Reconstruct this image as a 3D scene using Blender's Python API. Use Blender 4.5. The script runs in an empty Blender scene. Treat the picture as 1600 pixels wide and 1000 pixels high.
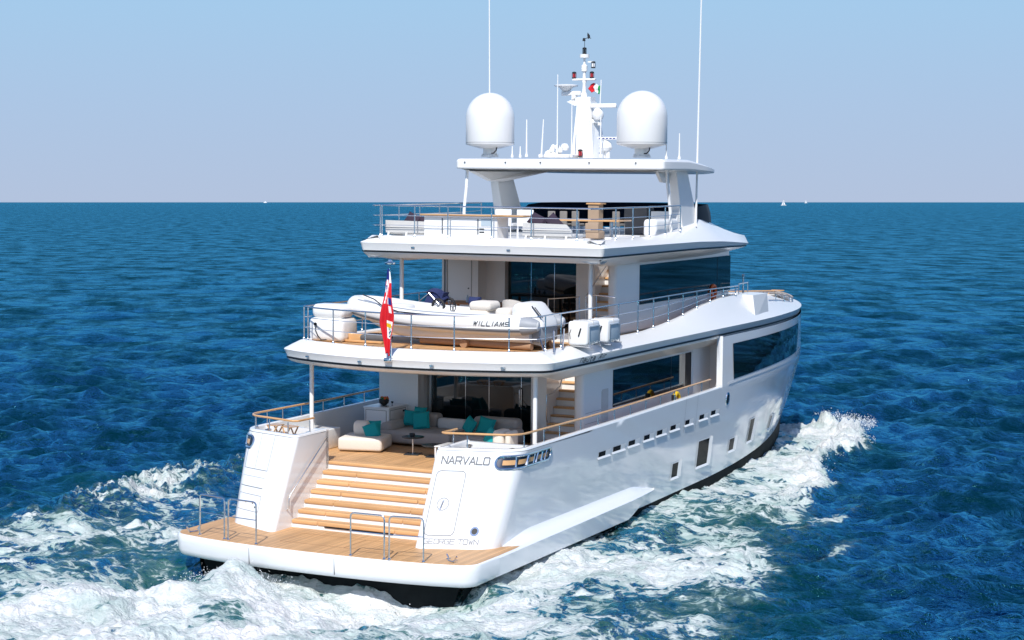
import bpy, math, random
import numpy as np
from mathutils import Vector, Matrix
random.seed(7)
R = math.radians
scn = bpy.context.scene
COL = scn.collection

# ------------------------------------------------------------------ camera, sky, sun, exposure
cam = bpy.data.cameras.new('camera'); camo = bpy.data.objects.new('camera', cam); COL.objects.link(camo)
F = 2900.7; PITCH = math.atan((500-313)/F); YAW = R(26.4854)
CAMLOC = Vector((22.235, -38.253, 8.0))
camo.location = CAMLOC
camo.rotation_euler = (R(90)-PITCH, 0, YAW)
cam.sensor_width = 36; cam.lens = F/1600*36
cam.clip_start = 0.5; cam.clip_end = 30000
scn.camera = camo
BT = Matrix.Rotation(R(.6054), 4, 'X') @ Matrix.Rotation(R(.7616), 4, 'Y')   # trim and heel of the yacht

SUN = Vector((.205, -.665, .725)).normalized()
SUN_EL = math.asin(SUN.z); SUN_AZ = math.atan2(SUN.x, SUN.y)
w = bpy.data.worlds.new('World'); scn.world = w; w.use_nodes = True
nt = w.node_tree; nt.nodes.clear()
sky = nt.nodes.new('ShaderNodeTexSky'); sky.sky_type = 'NISHITA'; sky.sun_disc = False
sky.sun_elevation = SUN_EL; sky.sun_rotation = SUN_AZ
sky.air_density = 1.0; sky.dust_density = 0.35; sky.ozone_density = 5.0; sky.altitude = 0
hs = nt.nodes.new('ShaderNodeMix'); hs.data_type = 'RGBA'; hs.blend_type = 'MULTIPLY'; hs.inputs[0].default_value = 1
hs.inputs[7].default_value = (0.97, 0.98, 1.10, 1)
bg = nt.nodes.new('ShaderNodeBackground'); bg.inputs[1].default_value = 0.13
out = nt.nodes.new('ShaderNodeOutputWorld')
nt.links.new(sky.outputs[0], hs.inputs[6])
# pale lavender haze band low over the sea, blended into the sky by elevation
tcw = nt.nodes.new('ShaderNodeTexCoord'); sxw = nt.nodes.new('ShaderNodeSeparateXYZ'); nt.links.new(tcw.outputs['Generated'], sxw.inputs[0])
rw = nt.nodes.new('ShaderNodeValToRGB'); rw.color_ramp.elements[0].position = 0; rw.color_ramp.elements[0].color = (.400, .484, .645, 1); rw.color_ramp.elements[1].position = .5; rw.color_ramp.elements[1].color = (.14, .31, .62, 1)
for ps_, c_ in ((.05, (.368, .500, .690, 1)), (.115, (.325, .53, .745, 1)), (.25, (.23, .43, .72, 1))):
    e_ = rw.color_ramp.elements.new(ps_); e_.color = c_
nt.links.new(sxw.outputs['Z'], rw.inputs[0])
sc_ = nt.nodes.new('ShaderNodeVectorMath'); sc_.operation = 'SCALE'; sc_.inputs['Scale'].default_value = 1/.13; nt.links.new(rw.outputs[0], sc_.inputs[0])
mr_ = nt.nodes.new('ShaderNodeMapRange'); mr_.inputs['From Min'].default_value = .12; mr_.inputs['From Max'].default_value = .6; mr_.inputs['To Min'].default_value = 1; mr_.inputs['To Max'].default_value = 0; nt.links.new(sxw.outputs['Z'], mr_.inputs['Value'])
hz = nt.nodes.new('ShaderNodeMix'); hz.data_type = 'RGBA'; nt.links.new(mr_.outputs[0], hz.inputs[0]); nt.links.new(hs.outputs[2], hz.inputs[6]); nt.links.new(sc_.outputs[0], hz.inputs[7])
nt.links.new(hz.outputs[2], bg.inputs[0]); nt.links.new(bg.outputs[0], out.inputs[0])
sl = bpy.data.lights.new('sun', 'SUN'); so = bpy.data.objects.new('sun', sl); COL.objects.link(so)
sl.energy = 4.3; sl.angle = R(.53); sl.color = (1, .965, .91)
so.rotation_euler = SUN.to_track_quat('Z', 'Y').to_euler(); so.location = (0, -60, 60)
scn.view_settings.view_transform = 'Standard'; scn.view_settings.look = 'None'
scn.cycles.caustics_reflective = False; scn.cycles.caustics_refractive = False
scn.view_settings.exposure = 0.18; scn.view_settings.gamma = 1

# ------------------------------------------------------------------ materials
def mat(name, col, rough=.4, metal=0, coat=0, spec=.5, noise=0, nscale=8, bump=0, bscale=40, ior=1.45):
    m = bpy.data.materials.new(name); m.use_nodes = True; n = m.node_tree.nodes; l = m.node_tree.links
    p = n['Principled BSDF']; p.inputs['Base Color'].default_value = (*col, 1)
    p.inputs['Roughness'].default_value = rough; p.inputs['Metallic'].default_value = metal
    p.inputs['Coat Weight'].default_value = coat; p.inputs['Coat Roughness'].default_value = .04
    p.inputs['Specular IOR Level'].default_value = spec; p.inputs['IOR'].default_value = ior
    tc = n.new('ShaderNodeTexCoord')
    if noise:
        t = n.new('ShaderNodeTexNoise'); t.inputs['Scale'].default_value = nscale; t.inputs['Detail'].default_value = 5
        mx = n.new('ShaderNodeMix'); mx.data_type = 'RGBA'
        mx.inputs[6].default_value = (*[c*(1-noise) for c in col], 1); mx.inputs[7].default_value = (*[min(1, c*(1+noise)) for c in col], 1)
        l.new(tc.outputs['Object'], t.inputs['Vector']); l.new(t.outputs[0], mx.inputs[0]); l.new(mx.outputs[2], p.inputs['Base Color'])
    if bump:
        t = n.new('ShaderNodeTexNoise'); t.inputs['Scale'].default_value = bscale; t.inputs['Detail'].default_value = 3
        b = n.new('ShaderNodeBump'); b.inputs['Strength'].default_value = bump; b.inputs['Distance'].default_value = .02
        l.new(tc.outputs['Object'], t.inputs['Vector']); l.new(t.outputs[0], b.inputs['Height']); l.new(b.outputs[0], p.inputs['Normal'])
    return m

def teak_mat(name, axis='X', plank=.06, col=(.56, .325, .15)):
    m = bpy.data.materials.new(name); m.use_nodes = True; n = m.node_tree.nodes; l = m.node_tree.links
    p = n['Principled BSDF']; p.inputs['Roughness'].default_value = .55
    tc = n.new('ShaderNodeTexCoord'); sx = n.new('ShaderNodeSeparateXYZ'); l.new(tc.outputs['Object'], sx.inputs[0])
    def mth(op, a, b=None, c=None):
        k = n.new('ShaderNodeMath'); k.operation = op
        for i, v in enumerate((a, b, c)):
            if v is None: continue
            if isinstance(v, (int, float)): k.inputs[i].default_value = v
            else: l.new(v, k.inputs[i])
        return k.outputs[0]
    u = sx.outputs[axis]
    d = mth('DIVIDE', u, plank); fr = mth('FRACT', d); fl = mth('FLOOR', d)
    wn = n.new('ShaderNodeTexWhiteNoise'); wn.noise_dimensions = '1D'; l.new(fl, wn.inputs['W'])
    g = n.new('ShaderNodeTexNoise'); mp = n.new('ShaderNodeMapping')
    mp.inputs['Scale'].default_value = (40, 1.5, 20) if axis == 'X' else (1.5, 40, 20)
    l.new(tc.outputs['Object'], mp.inputs[0]); l.new(mp.outputs[0], g.inputs['Vector']); g.inputs['Scale'].default_value = 1; g.inputs['Detail'].default_value = 6
    g2 = n.new('ShaderNodeTexNoise'); g2.inputs['Scale'].default_value = 1.3; g2.inputs['Detail'].default_value = 4; l.new(tc.outputs['Object'], g2.inputs['Vector'])
    v = mth('ADD', mth('MULTIPLY', wn.outputs[0], .42), mth('ADD', mth('MULTIPLY', g.outputs[0], .45), mth('MULTIPLY', g2.outputs[0], .5)))
    cr = n.new('ShaderNodeValToRGB'); cr.color_ramp.elements[0].position = .25; cr.color_ramp.elements[1].position = .95
    cr.color_ramp.elements[0].color = (*[c*.68 for c in col], 1); cr.color_ramp.elements[1].color = (*[min(1, c*1.22) for c in col], 1)
    l.new(v, cr.inputs[0])
    seam = mth('LESS_THAN', fr, .09)
    mx = n.new('ShaderNodeMix'); mx.data_type = 'RGBA'; mx.inputs[7].default_value = (.16, .09, .045, 1)
    l.new(mth('MULTIPLY', seam, .75), mx.inputs[0]); l.new(cr.outputs[0], mx.inputs[6]); l.new(mx.outputs[2], p.inputs['Base Color'])
    return m

def hull_mat():
    # glossy white paint whose long side panels are very slightly unfair
    m = mat('hull_white_paint', (.80, .81, .81), .12, coat=.6, spec=.6)
    n = m.node_tree.nodes; l = m.node_tree.links; p = n['Principled BSDF']
    tc = n.new('ShaderNodeTexCoord'); t = n.new('ShaderNodeTexNoise'); t.inputs['Scale'].default_value = .6; t.inputs['Detail'].default_value = 2
    b = n.new('ShaderNodeBump'); b.inputs['Strength'].default_value = .05; b.inputs['Distance'].default_value = .03
    l.new(tc.outputs['Object'], t.inputs['Vector']); l.new(t.outputs[0], b.inputs['Height']); l.new(b.outputs[0], p.inputs['Normal']); l.new(b.outputs[0], p.inputs['Coat Normal'])
    return m
M = dict(
 hull=hull_mat(),
 white=mat('white_gelcoat', (.80, .80, .79), .28, coat=.3, noise=.015, nscale=1.5),
 soffit=mat('soffit_white', (.76, .76, .75), .35),
 dark=mat('black_trim', (.01, .01, .012), .3),
 boot=mat('grey_bottom_paint', (.014, .017, .018), .6, spec=.12, ior=1.2, noise=.35, nscale=3, bump=.3, bscale=6),
 glass=mat('dark_tinted_glass', (.004, .008, .010), .025, spec=.7, ior=1.5),
 navy=mat('navy_tinted_screen', (.004, .010, .022), .45, spec=.06),
 pane=mat('recessed_dark_pane', (.010, .009, .008), .12, spec=.2, ior=1.2),
 dchrome=mat('dark_polished_plate', (.10, .10, .11), .22, metal=1),
 chrome=mat('polished_steel', (.72, .73, .74), .12, metal=1),
 steel=mat('brushed_steel', (.62, .63, .65), .25, metal=1),
 teak=teak_mat('teak_deck', 'X'), teakx=teak_mat('teak_tread', 'Y', .065, (.60, .35, .16)),
 varnish=mat('varnished_teak', (.62, .35, .15), .3, coat=.5, noise=.2, nscale=6),
 oak=mat('brown_wood', (.28, .15, .07), .5, noise=.25, nscale=9),
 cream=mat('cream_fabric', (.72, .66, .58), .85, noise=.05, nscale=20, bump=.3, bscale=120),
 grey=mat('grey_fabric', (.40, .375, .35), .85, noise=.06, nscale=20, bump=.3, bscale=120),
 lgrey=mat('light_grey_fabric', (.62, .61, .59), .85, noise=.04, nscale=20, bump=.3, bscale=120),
 teal=mat('teal_fabric', (.0, .30, .31), .8, noise=.08, nscale=15, bump=.4, bscale=60),
 plum=mat('dark_plum_fabric', (.035, .022, .04), .8, bump=.4, bscale=60),
 tabletop=mat('dark_table_top', (.03, .032, .035), .25),
 tube=mat('white_rubber_tube', (.76, .76, .75), .38, noise=.02, nscale=3),
 tgrey=mat('grey_rubber', (.30, .32, .35), .5),
 rubber=mat('black_rubber', (.015, .015, .017), .6),
 letter=mat('grey_lettering', (.07, .08, .095), .4),
 lite=mat('pale_grey_lettering', (.24, .25, .27), .4),
 line=mat('panel_joint_grey', (.22, .23, .24), .5),
 red=mat('flag_red', (.62, .01, .02), .8), blue=mat('flag_blue', (.01, .02, .20), .8), fwhite=mat('flag_white', (.85, .85, .85), .8),
 green=mat('flag_green', (.0, .25, .06), .8), yellow=mat('yellow_plastic', (.75, .48, .01), .5), orange=mat('orange_plastic', (.75, .13, .02), .5),
 lens=mat('red_lamp_lens', (.45, .01, .015), .15, spec=.8),
 taupe=mat('taupe_fabric', (.20, .185, .17), .85, noise=.1, nscale=20),
 tan=mat('tan_fabric', (.36, .26, .18), .8, noise=.1, nscale=14), dgrey=mat('dark_grey_fabric', (.10, .10, .105), .8, noise=.15, nscale=9),
 indigo=mat('indigo_cloth', (.02, .03, .10), .85, bump=.5, bscale=30),
 pgrey=mat('grey_panel', (.42, .50, .56), .35), buff=mat('buff_tarpaulin', (.36, .21, .12), .55, noise=.12, nscale=5),
)

# ------------------------------------------------------------------ mesh helpers
ROOTS = []
def fin(o, smooth, ang):
    me = o.data
    if smooth:
        for p in me.polygons: p.use_smooth = True
        try: me.set_sharp_from_angle(angle=R(ang))
        except Exception: pass
class MB:
    def __init__(s): s.v = []; s.f = []; s.m = []
    def add(s, vs, fs, mi=0):
        o = len(s.v); s.v += [tuple(map(float, v)) for v in vs]; s.f += [tuple(i+o for i in f) for f in fs]; s.m += [mi]*len(fs); return s
    def grid(s, g, mi=0, close=False, flip=False):
        nr = len(g); nc = len(g[0]); vs = [p for r in g for p in r]; fs = []
        for i in range(nr-1):
            for j in range(nc if close else nc-1):
                a = i*nc+j; b = i*nc+(j+1) % nc; c = b+nc; d = a+nc
                fs.append((a, d, c, b) if flip else (a, b, c, d))
        return s.add(vs, fs, mi)
    def box(s, lo, hi, mi=0, rz=0, bev=0, piv=None):
        x0, y0, z0 = lo; x1, y1, z1 = hi
        b = min(bev, (x1-x0)*.45, (y1-y0)*.45, (z1-z0)*.45)
        cx, cy = (x0+x1)/2, (y0+y1)/2
        if b <= 0:
            vs = [(x, y, z) for z in (z0, z1) for (x, y) in ((x0, y0), (x1, y0), (x1, y1), (x0, y1))]
            fs = [(3, 2, 1, 0), (4, 5, 6, 7), (0, 1, 5, 4), (1, 2, 6, 5), (2, 3, 7, 6), (3, 0, 4, 7)]
        else:
            n = 3; vs = []; fs = []
            rings = []
            prof = [(b*(1-math.sin(t*math.pi/2/n)), b*(1-math.cos(t*math.pi/2/n))) for t in range(n+1)]
            # (inset, dz) from bottom face inset b to side inset 0
            seq = [(i_, z0+d_) for (i_, d_) in [(b*(1-math.cos(math.pi/2-t*math.pi/2/n)) , b*(1-math.sin(t*math.pi/2/n))) for t in range(n+1)][::1]]
            seq = []
            for t in range(n+1):
                a = t*math.pi/2/n; seq.append((b*(1-math.sin(a)), z0+b*(1-math.cos(a))))
            for t in range(n+1):
                a = t*math.pi/2/n; seq.append((b*(1-math.cos(a)), z1-b*(1-math.sin(a))))
            for ins, z in seq:
                r = []
                for (qx, qy, a0) in ((x1, y1, 0), (x0, y1, 90), (x0, y0, 180), (x1, y0, 270)):
                    ox = qx-b if qx == x1 else qx+b; oy = qy-b if qy == y1 else qy+b
                    for t in range(n+1):
                        a = R(a0+90*t/n); r.append((ox+(b-ins)*math.cos(a), oy+(b-ins)*math.sin(a), z))
                rings.append(r)
            nc = len(rings[0]); vs = [p for r in rings for p in r]
            for i in range(len(rings)-1):
                for j in range(nc):
                    k = (j+1) % nc; fs.append((i*nc+j, i*nc+k, (i+1)*nc+k, (i+1)*nc+j))
            fs.append(tuple(range(nc-1, -1, -1))); fs.append(tuple((len(rings)-1)*nc+j for j in range(nc)))
        if rz:
            c, sn = math.cos(rz), math.sin(rz); px, py = piv or (cx, cy)
            vs = [(px+(x-px)*c-(y-py)*sn, py+(x-px)*sn+(y-py)*c, z) for x, y, z in vs]
        return s.add(vs, fs, mi)
    def tube(s, pts, r, seg=8, mi=0, cap=True, closed=False, sq=1):
        P = [Vector(p) for p in pts]; n = len(P); rr = r if isinstance(r, (list, tuple)) else [r]*n
        rings = []; up = None
        for i in range(n):
            if closed: t = (P[(i+1) % n]-P[i-1])
            else: t = P[min(i+1, n-1)]-P[max(i-1, 0)]
            t.normalize()
            if up is None:
                up = Vector((0, 0, 1)) if abs(t.z) < .9 else Vector((0, 1, 0))
            a = t.cross(up).normalized(); b = a.cross(t).normalized(); up = b
            rings.append([tuple(P[i]+a*math.cos(2*math.pi*k/seg)*rr[i]+b*math.sin(2*math.pi*k/seg)*rr[i]*sq) for k in range(seg)])
        if closed: rings.append(rings[0])
        s.grid(rings, mi, close=True)
        if cap and not closed:
            o = len(s.v)-n*seg
            s.f.append(tuple(o+k for k in range(seg))[::-1]); s.m.append(mi)
            s.f.append(tuple(o+(n-1)*seg+k for k in range(seg))); s.m.append(mi)
        return s
    def lathe(s, prof, c=(0, 0, 0), seg=24, mi=0, axis='z'):
        rings = []
        for r, z in prof:
            ring = []
            for k in range(seg):
                a = 2*math.pi*k/seg; p = (r*math.cos(a), r*math.sin(a), z)
                if axis == 'x': p = (p[2], p[0], p[1])
                if axis == 'y': p = (p[0], -p[2], p[1])
                ring.append((c[0]+p[0], c[1]+p[1], c[2]+p[2]))
            rings.append(ring)
        s.grid(rings, mi, close=True)
        return s
    def poly(s, pts, mi=0): return s.add(pts, [tuple(range(len(pts)))], mi)
    def prism(s, pts, d, mi=0):
        n = len(pts); q = [tuple(a+b for a, b in zip(p, d)) for p in pts]
        return s.add(list(pts)+q, [tuple(range(n))[::-1], tuple(range(n, 2*n))]+[(i, (i+1) % n, n+(i+1) % n, n+i) for i in range(n)], mi)
    def build(s, name, mats, parent=None, smooth=True, ang=35, origin=None, world=False, recalc=True):
        me = bpy.data.meshes.new(name)
        ox = Vector(origin) if origin else Vector((0, 0, 0))
        if parent is not None and origin is None: ox = Vector(parent.get('_org', (0, 0, 0)))
        me.from_pydata([tuple(Vector(v)-ox) for v in s.v], [], s.f)
        if not isinstance(mats, (list, tuple)): mats = [mats]
        for m in mats: me.materials.append(M[m] if isinstance(m, str) else m)
        me.polygons.foreach_set('material_index', s.m)
        me.validate()
        if recalc:
            import bmesh
            bm = bmesh.new(); bm.from_mesh(me); bmesh.ops.remove_doubles(bm, verts=bm.verts, dist=1e-5); bmesh.ops.recalc_face_normals(bm, faces=bm.faces); bm.to_mesh(me); bm.free()
        me.update()
        o = bpy.data.objects.new(name, me); COL.objects.link(o)
        fin(o, smooth, ang)
        if parent is not None:
            o.parent = parent
            po = Vector(parent.get('_org', (0, 0, 0))); o.location = ox-po; o['_org'] = tuple(ox)
        else:
            o.location = ox; o['_org'] = tuple(ox)
            if not world: ROOTS.append(o)
        return o
def empty(name, org, label, cat, group=None, world=False):
    o = bpy.data.objects.new(name, None); COL.objects.link(o); o.location = org; o['_org'] = tuple(map(float, org)); o.empty_display_size = .3
    tag(o, label, cat, group)
    if not world: ROOTS.append(o)
    return o
def tag(o, label, cat=None, group=None, kind=None):
    if label: o['label'] = label
    if cat: o['category'] = cat
    if group: o['group'] = group
    if kind: o['kind'] = kind
    return o
def copy_tree(o, loc, label=None, rz=0, parent=None):
    c = o.copy(); COL.objects.link(c)
    if parent is not None: c.parent = parent
    else:
        c.location = loc; c.rotation_euler = (0, 0, rz); c['_org'] = tuple(map(float, loc)); ROOTS.append(c)
        if label: c['label'] = label
    for ch in list(o.children): copy_tree(ch, None, parent=c)
    return c
def lerp(a, b, t): return a+(b-a)*t
def holed(mb, outer, hole, z, mi=0):
    # flat plate with a rectangular well cut through it
    from mathutils.geometry import tessellate_polygon
    x0, y0, x1, y1 = hole; h = [(x0, y0), (x0, y1), (x1, y1), (x1, y0)]
    O = [(p[0], p[1]) for i, p in enumerate(outer) if i == 0 or math.hypot(p[0]-outer[i-1][0], p[1]-outer[i-1][1]) > 1e-4]
    tr = tessellate_polygon([[Vector((a, b, 0)) for a, b in O], [Vector((a, b, 0)) for a, b in h]])
    mb.add([(a, b, z) for a, b in O+h], [tuple(t) for t in tr], mi)
def sm(t): t = max(0, min(1, t)); return t*t*(3-2*t)
def interp(x, xs, ys):
    return float(np.interp(x, xs, ys))

# ------------------------------------------------------------------ yacht
Y = empty('motor_yacht', (0, 0, 0), 'large white three deck motor yacht with teak stern steps and two domes on top', 'yacht')

def hb(y, z):
    tb = max(0, (y-14)/14.8); b = 3.78*(1-min(1, tb)**2.6)
    tw = max(0, (y-11)/17.); wl = 3.5*(1-min(1, tw)**2.2)
    s = max(0, min(1, (z+.1)/2.6))**.8
    return max(0, wl+(b-wl)*s)
def zt(y): return interp(y, (-2, 2, 5, 12, 13.4, 16, 20, 28.8), (2.41, 2.44, 2.46, 2.55, 2.60, 2.66, 2.74, 2.95))
def zboot(y): return interp(y, (-4, 5, 12, 15, 18, 22, 26, 28.8), (-.22, -.20, -.09, -.02, .05, .16, .4, .6))
def corner(p, a, b, r, n):
    # fillet at p between neighbours a and b
    p, a, b = (np.array(q, float) for q in (p, a, b))
    u = (a-p)/np.linalg.norm(a-p); v = (b-p)/np.linalg.norm(b-p)
    ang = math.acos(np.clip(u@v, -1, 1)); t = r/math.tan(ang/2)
    s0 = p+u*t; e0 = p+v*t; c = p+(u+v)/np.linalg.norm(u+v)*(r/math.sin(ang/2))
    out = []
    a0 = math.atan2(*(s0-c)[::-1]); a1 = math.atan2(*(e0-c)[::-1]); d = (a1-a0+math.pi) % (2*math.pi)-math.pi
    for k in range(n+1):
        q = a0+d*k/n; out.append((c[0]+r*math.cos(q), c[1]+r*math.sin(q)))
    return out
YF = list(np.linspace(3, 14, 34)[1:])+list(np.linspace(14, 28.8, 46)[1:])
XIN = 1.87
def plan(z, full=True):
    yi = -2.42+(z-.27)*1.04/2.14; yo = -1.72+(z-.27)*.90/2.14; xo = hb(0, z)
    A = (XIN, .05); B = (XIN, yi); C = (xo, yo); D = (hb(3, z), 3.0)
    p = [A, (XIN, -.6)]
    p += corner(B, A, C, .13, 6)
    c = corner(C, B, D, .62, 12)
    p += [tuple(np.array(p[-1])*(1-t)+np.array(c[0])*t) for t in (.2, .4, .6, .8)]
    p += c
    p += [tuple(np.array(c[-1])*(1-t)+np.array(D)*t) for t in (.12, .25, .4, .55, .7, .85, 1)]
    if full: p += [(hb(y, z), y) for y in YF]
    return p
def offs(p, d):
    # offset a plan polyline inward (to its left hand when walked aft corner -> bow)
    P = np.array(p); t = np.zeros_like(P); t[1:-1] = P[2:]-P[:-2]; t[0] = P[1]-P[0]; t[-1] = P[-1]-P[-2]
    t /= np.maximum(np.linalg.norm(t, axis=1)[:, None], 1e-9)
    nrm = np.stack([-t[:, 1], t[:, 0]], 1)
    Q = P+nrm*d
    return [tuple(q) for q in Q]
def S(z, a):
    # point on the topside shell at height z and arc length a from the inner aft corner, with outward normal
    p = np.array(plan(z)); s0 = 4
    q = p[s0:]; L = np.concatenate([[0], np.cumsum(np.linalg.norm(np.diff(q, axis=0), axis=1))])
    x = np.interp(a, L, q[:, 0]); y = np.interp(a, L, q[:, 1])
    x2 = np.interp(a+.02, L, q[:, 0]); y2 = np.interp(a+.02, L, q[:, 1]); t = np.array([x2-x, y2-y]); t /= np.linalg.norm(t)
    return np.array([x, y, z]), np.array([t[1], -t[0], 0])
def shell_patch(mb, a0, a1, z0, z1, off, side=1, mi=0, na=12, nz=6, shape=None):
    g = []
    for i in range(nz+1):
        r = []
        for j in range(na+1):
            u, v = j/na, i/nz
            a, z = (lerp(a0, a1, u), lerp(z0, z1, v)) if shape is None else shape(u, v)
            p, n = S(z, a); q = p+n*off; r.append((q[0]*side, q[1], q[2]))
        g.append(r)
    mb.grid(g, mi)

NV = 16
hull = MB()
plans = None
def zrow(y, v, lo, hi): return lerp(lo(y), hi(y), v)
for side in (1, -1):
    g = []
    for i in range(NV+1):
        v = i/NV; row = []
        base = plan(lerp(.0, 2.36, v), False)
        n0 = len(base)
        for k, (x, y) in enumerate(base): row.append((x*side, y, lerp(.0, 2.36, v)))
        for y in YF:
            z0 = lerp(.0, zboot(y), sm((y-3)/4)); z = lerp(z0, zt(y)-.05, v)
            row.append((hb(y, z)*side, y, z))
        g.append(row)
    hull.grid(g)
    # rounded rim, capping and inner bulwark face
    pr = [(-.05, 0), (-.015, .015), (0, .05), (0, .13), (-.015, .15), (-.05, .155), (-.82, .155)]
    base = plan(2.41)
    top = []
    for dz, d in pr:
        o = offs(base, d); row = []
        for (x, y), (bx, by) in zip(o, base):
            if by > 12.4: continue
            row.append((x*side, y, (zt(by)+dz)))
        top.append(row)
    hull.grid(top)
    # closing wall at the forward end of the stern wing
    hull.box((min(side*XIN, side*3.66), -.06, 1.45), (max(side*XIN, side*3.66), .06, 2.405))
    # topsides forward of the side decks, up to the upper deck
    ys = [12.4]+list(np.linspace(12.7, 14, 6))+list(np.linspace(14, 28.8, 46)[1:])
    g = []
    for i in range(9):
        v = i/8; g.append([(hb(y, 2.6)*side, y, lerp(zt(y)-.05, 3.98, v)) for y in ys])
    hull.grid(g)
    # pillar end, leaning forward, returns inboard
    hull.add([(side*3.78, 12.4, 2.45), (side*3.78, 12.4, 4.0), (side*3.60, 12.4, 4.0), (side*3.60, 12.4, 2.45)], [(0, 1, 2, 3)])
    hull.add([(side*3.60, 12.4, 1.6), (side*3.60, 12.4, 4.0), (side*3.60, 13.2, 4.0), (side*3.60, 13.2, 1.6), (side*3.0, 13.2, 4.0), (side*3.0, 13.2, 1.6)], [(0, 1, 2, 3), (3, 2, 4, 5)])
hull_o = hull.build('hull', 'hull', Y, ang=40)
bt = MB()
for side in (1, -1):
    g = []
    ys = list(np.linspace(-3.0, 14, 30))+list(np.linspace(14, 28.6, 40)[1:])
    for v in range(8):
        t = v/7; row = []
        for y in ys:
            z1 = zboot(y); z = lerp(z1, -1.6, t); k = math.sqrt(max(0, 1-(t*.75)**2.5))
            row.append((hb(y, z1)*k*side, y, z))
        g.append(row)
    bt.grid(g)
bt.poly([(-3.45, -3.0, -.05), (3.45, -3.0, -.05), (3.45, -3.0, -.22), (3.2, -3.0, -.9), (2.4, -3.0, -1.5), (-2.4, -3.0, -1.5), (-3.2, -3.0, -.9), (-3.45, -3.0, -.22)])
bt.build('hull_bottom', 'boot', Y)

# side sponsons running forward from the bathing platform
for side in (1, -1):
    sp = MB()
    g = []
    for y in np.linspace(-2.3, 7.3, 46):
        t = max(0, (y-5.4)/1.9)
        xo = interp(y, (-2.2, 5.6, 7.3), (3.97, 3.88, 3.78)); ztp = interp(y, (-2.2, 7.3), (.262, .33))
        hx = hb(y, .5)-.06; fi = sm((y+1.7)/1.9)*(1-sm((y-6)/1.3)*.85)
        zlow = lerp(-.22, ztp-.02, t)
        row = [(hx, y, ztp+.42*fi-.03), (hx+.035, y, ztp+.28*fi-.03), (hx+.10, y, ztp+.15*fi-.02), (hx+.2, y, ztp+.07*fi-.01), (xo-.05, y, ztp), (xo, y, ztp-.04), (lerp(xo-.04, xo, t), y, lerp(zlow+.03, ztp-.05, 0)), (lerp(xo-.08, xo-.03, t), y, zlow), (hx-.3, y, zlow-.02)]
        g.append([(a*side, b, c) for a, b, c in row])
    sp.grid(g)
    sp.poly([tuple(p) for p in g[-1]])
    sp.build('side_sponson', 'hull', Y, ang=30)

# bathing platform
def plat_outline(d):
    pts = []
    half = [(0, -3.86), (.8, -3.85), (1.6, -3.82), (2.4, -3.75), (3.0, -3.66), (3.4, -3.57)]
    c = corner((3.97, -3.44), (3.4, -3.57), (3.97, -2.2), .48, 9)
    pr = half+c+[(3.97, -2.6), (3.97, -2.2)]
    P = offs(pr, d)
    return P
pl = MB()
rows = []
for d, z in ((.35, -.24), (.10, -.235), (.05, -.19), (.02, -.1), (0, .1), (0, .21), (.015, .245), (.045, .262), (.30, .262)):
    h = plat_outline(d)
    rows.append([(-x, y, z) for x, y in h[::-1]]+[(x, y, z) for x, y in h[1:]])
pl.grid(rows)
h = rows[-1]; pl.poly(h+[(3.6, -1.2, .262), (-3.6, -1.2, .262)])
h = rows[0]; pl.poly(h+[(3.4, -2.3, -.24), (-3.4, -2.3, -.24)])
for x, yj in ((-1.55, -3.823), (.72, -3.852)): pl.box((x-.006, yj-.003, -.17), (x+.006, yj+.03, .2), 1)
plo = pl.build('swim_platform', ['hull', 'line'], Y)
tk = MB()
h = offs([(0, -3.86), (.8, -3.85), (1.6, -3.82), (2.4, -3.75), (3.0, -3.66), (3.4, -3.57)]+corner((3.97, -3.44), (3.4, -3.57), (3.97, -2.2), .48, 9)+[(3.97, -2.6), (3.97, -2.2), (3.97, -1.3)], .06)
h = h+[(3.88, -1.02), (3.75, -.9), (3.62, -.98), (3.45, -1.25), (2, -1.4), (0, -1.4)]
ol = [(-x, y) for x, y in h[::-1] if True]+h
ol = [p for i, p in enumerate(ol) if i == 0 or (abs(p[0]-ol[i-1][0])+abs(p[1]-ol[i-1][1])) > 1e-4]
tk.prism([(x, y, .20) for x, y in ol], (0, 0, .074))
tk.build('teak_deck', 'teak', Y, smooth=False)
# hatch outlines in the platform
ho = MB()
for x0, x1, y0, y1 in ((-1.2, .5, -3.1, -2.1), (.5, 1.9, -3.1, -2.1)):
    for a, b, c, d in ((x0, y0, x1, y0+.012), (x0, y1-.012, x1, y1), (x0, y0, x0+.012, y1), (x1-.012, y0, x1, y1)): ho.box((a, b, .270), (c, d, .277))
ho.build('platform_hatch', 'oak', Y)

# stern steps
ZM = 1.63
RISE = .194; RUN = .272
for k in range(1, 8):
    zt0 = ZM-RISE*k; yn = .03-RUN*k
    r = MB(); r.box((-XIN, yn+RUN+.03, zt0-.02), (XIN, .9-.01*k, zt0+RISE-.012))
    r.build('stair_riser', 'white', Y, smooth=False)
    if k < 7:
        t = MB()
        xs = [-XIN+.005, -.85-.05*k, 1.25-.05*k, XIN-.005]
        for a, b in zip(xs[:-1], xs[1:]):
            t.box((a+.004, yn, zt0-.095), (b-.004, yn+RUN+.06, zt0), bev=.02)
        t.build('stair_tread', 'teakx', Y, ang=50)
nb = MB(); nb.box((-XIN+.004, .03, ZM-.08), (XIN-.004, .34, ZM+.001), bev=.018); nb.build('stair_nosing', 'teakx', Y, ang=50)
ld = MB(); ld.box((-.95, .03-RUN*6+.002, ZM-RISE*6-.125), (.9, .03-RUN*6+.05, ZM-RISE*6-.1)); ld.build('step_light_slot', 'dark', Y)
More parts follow.
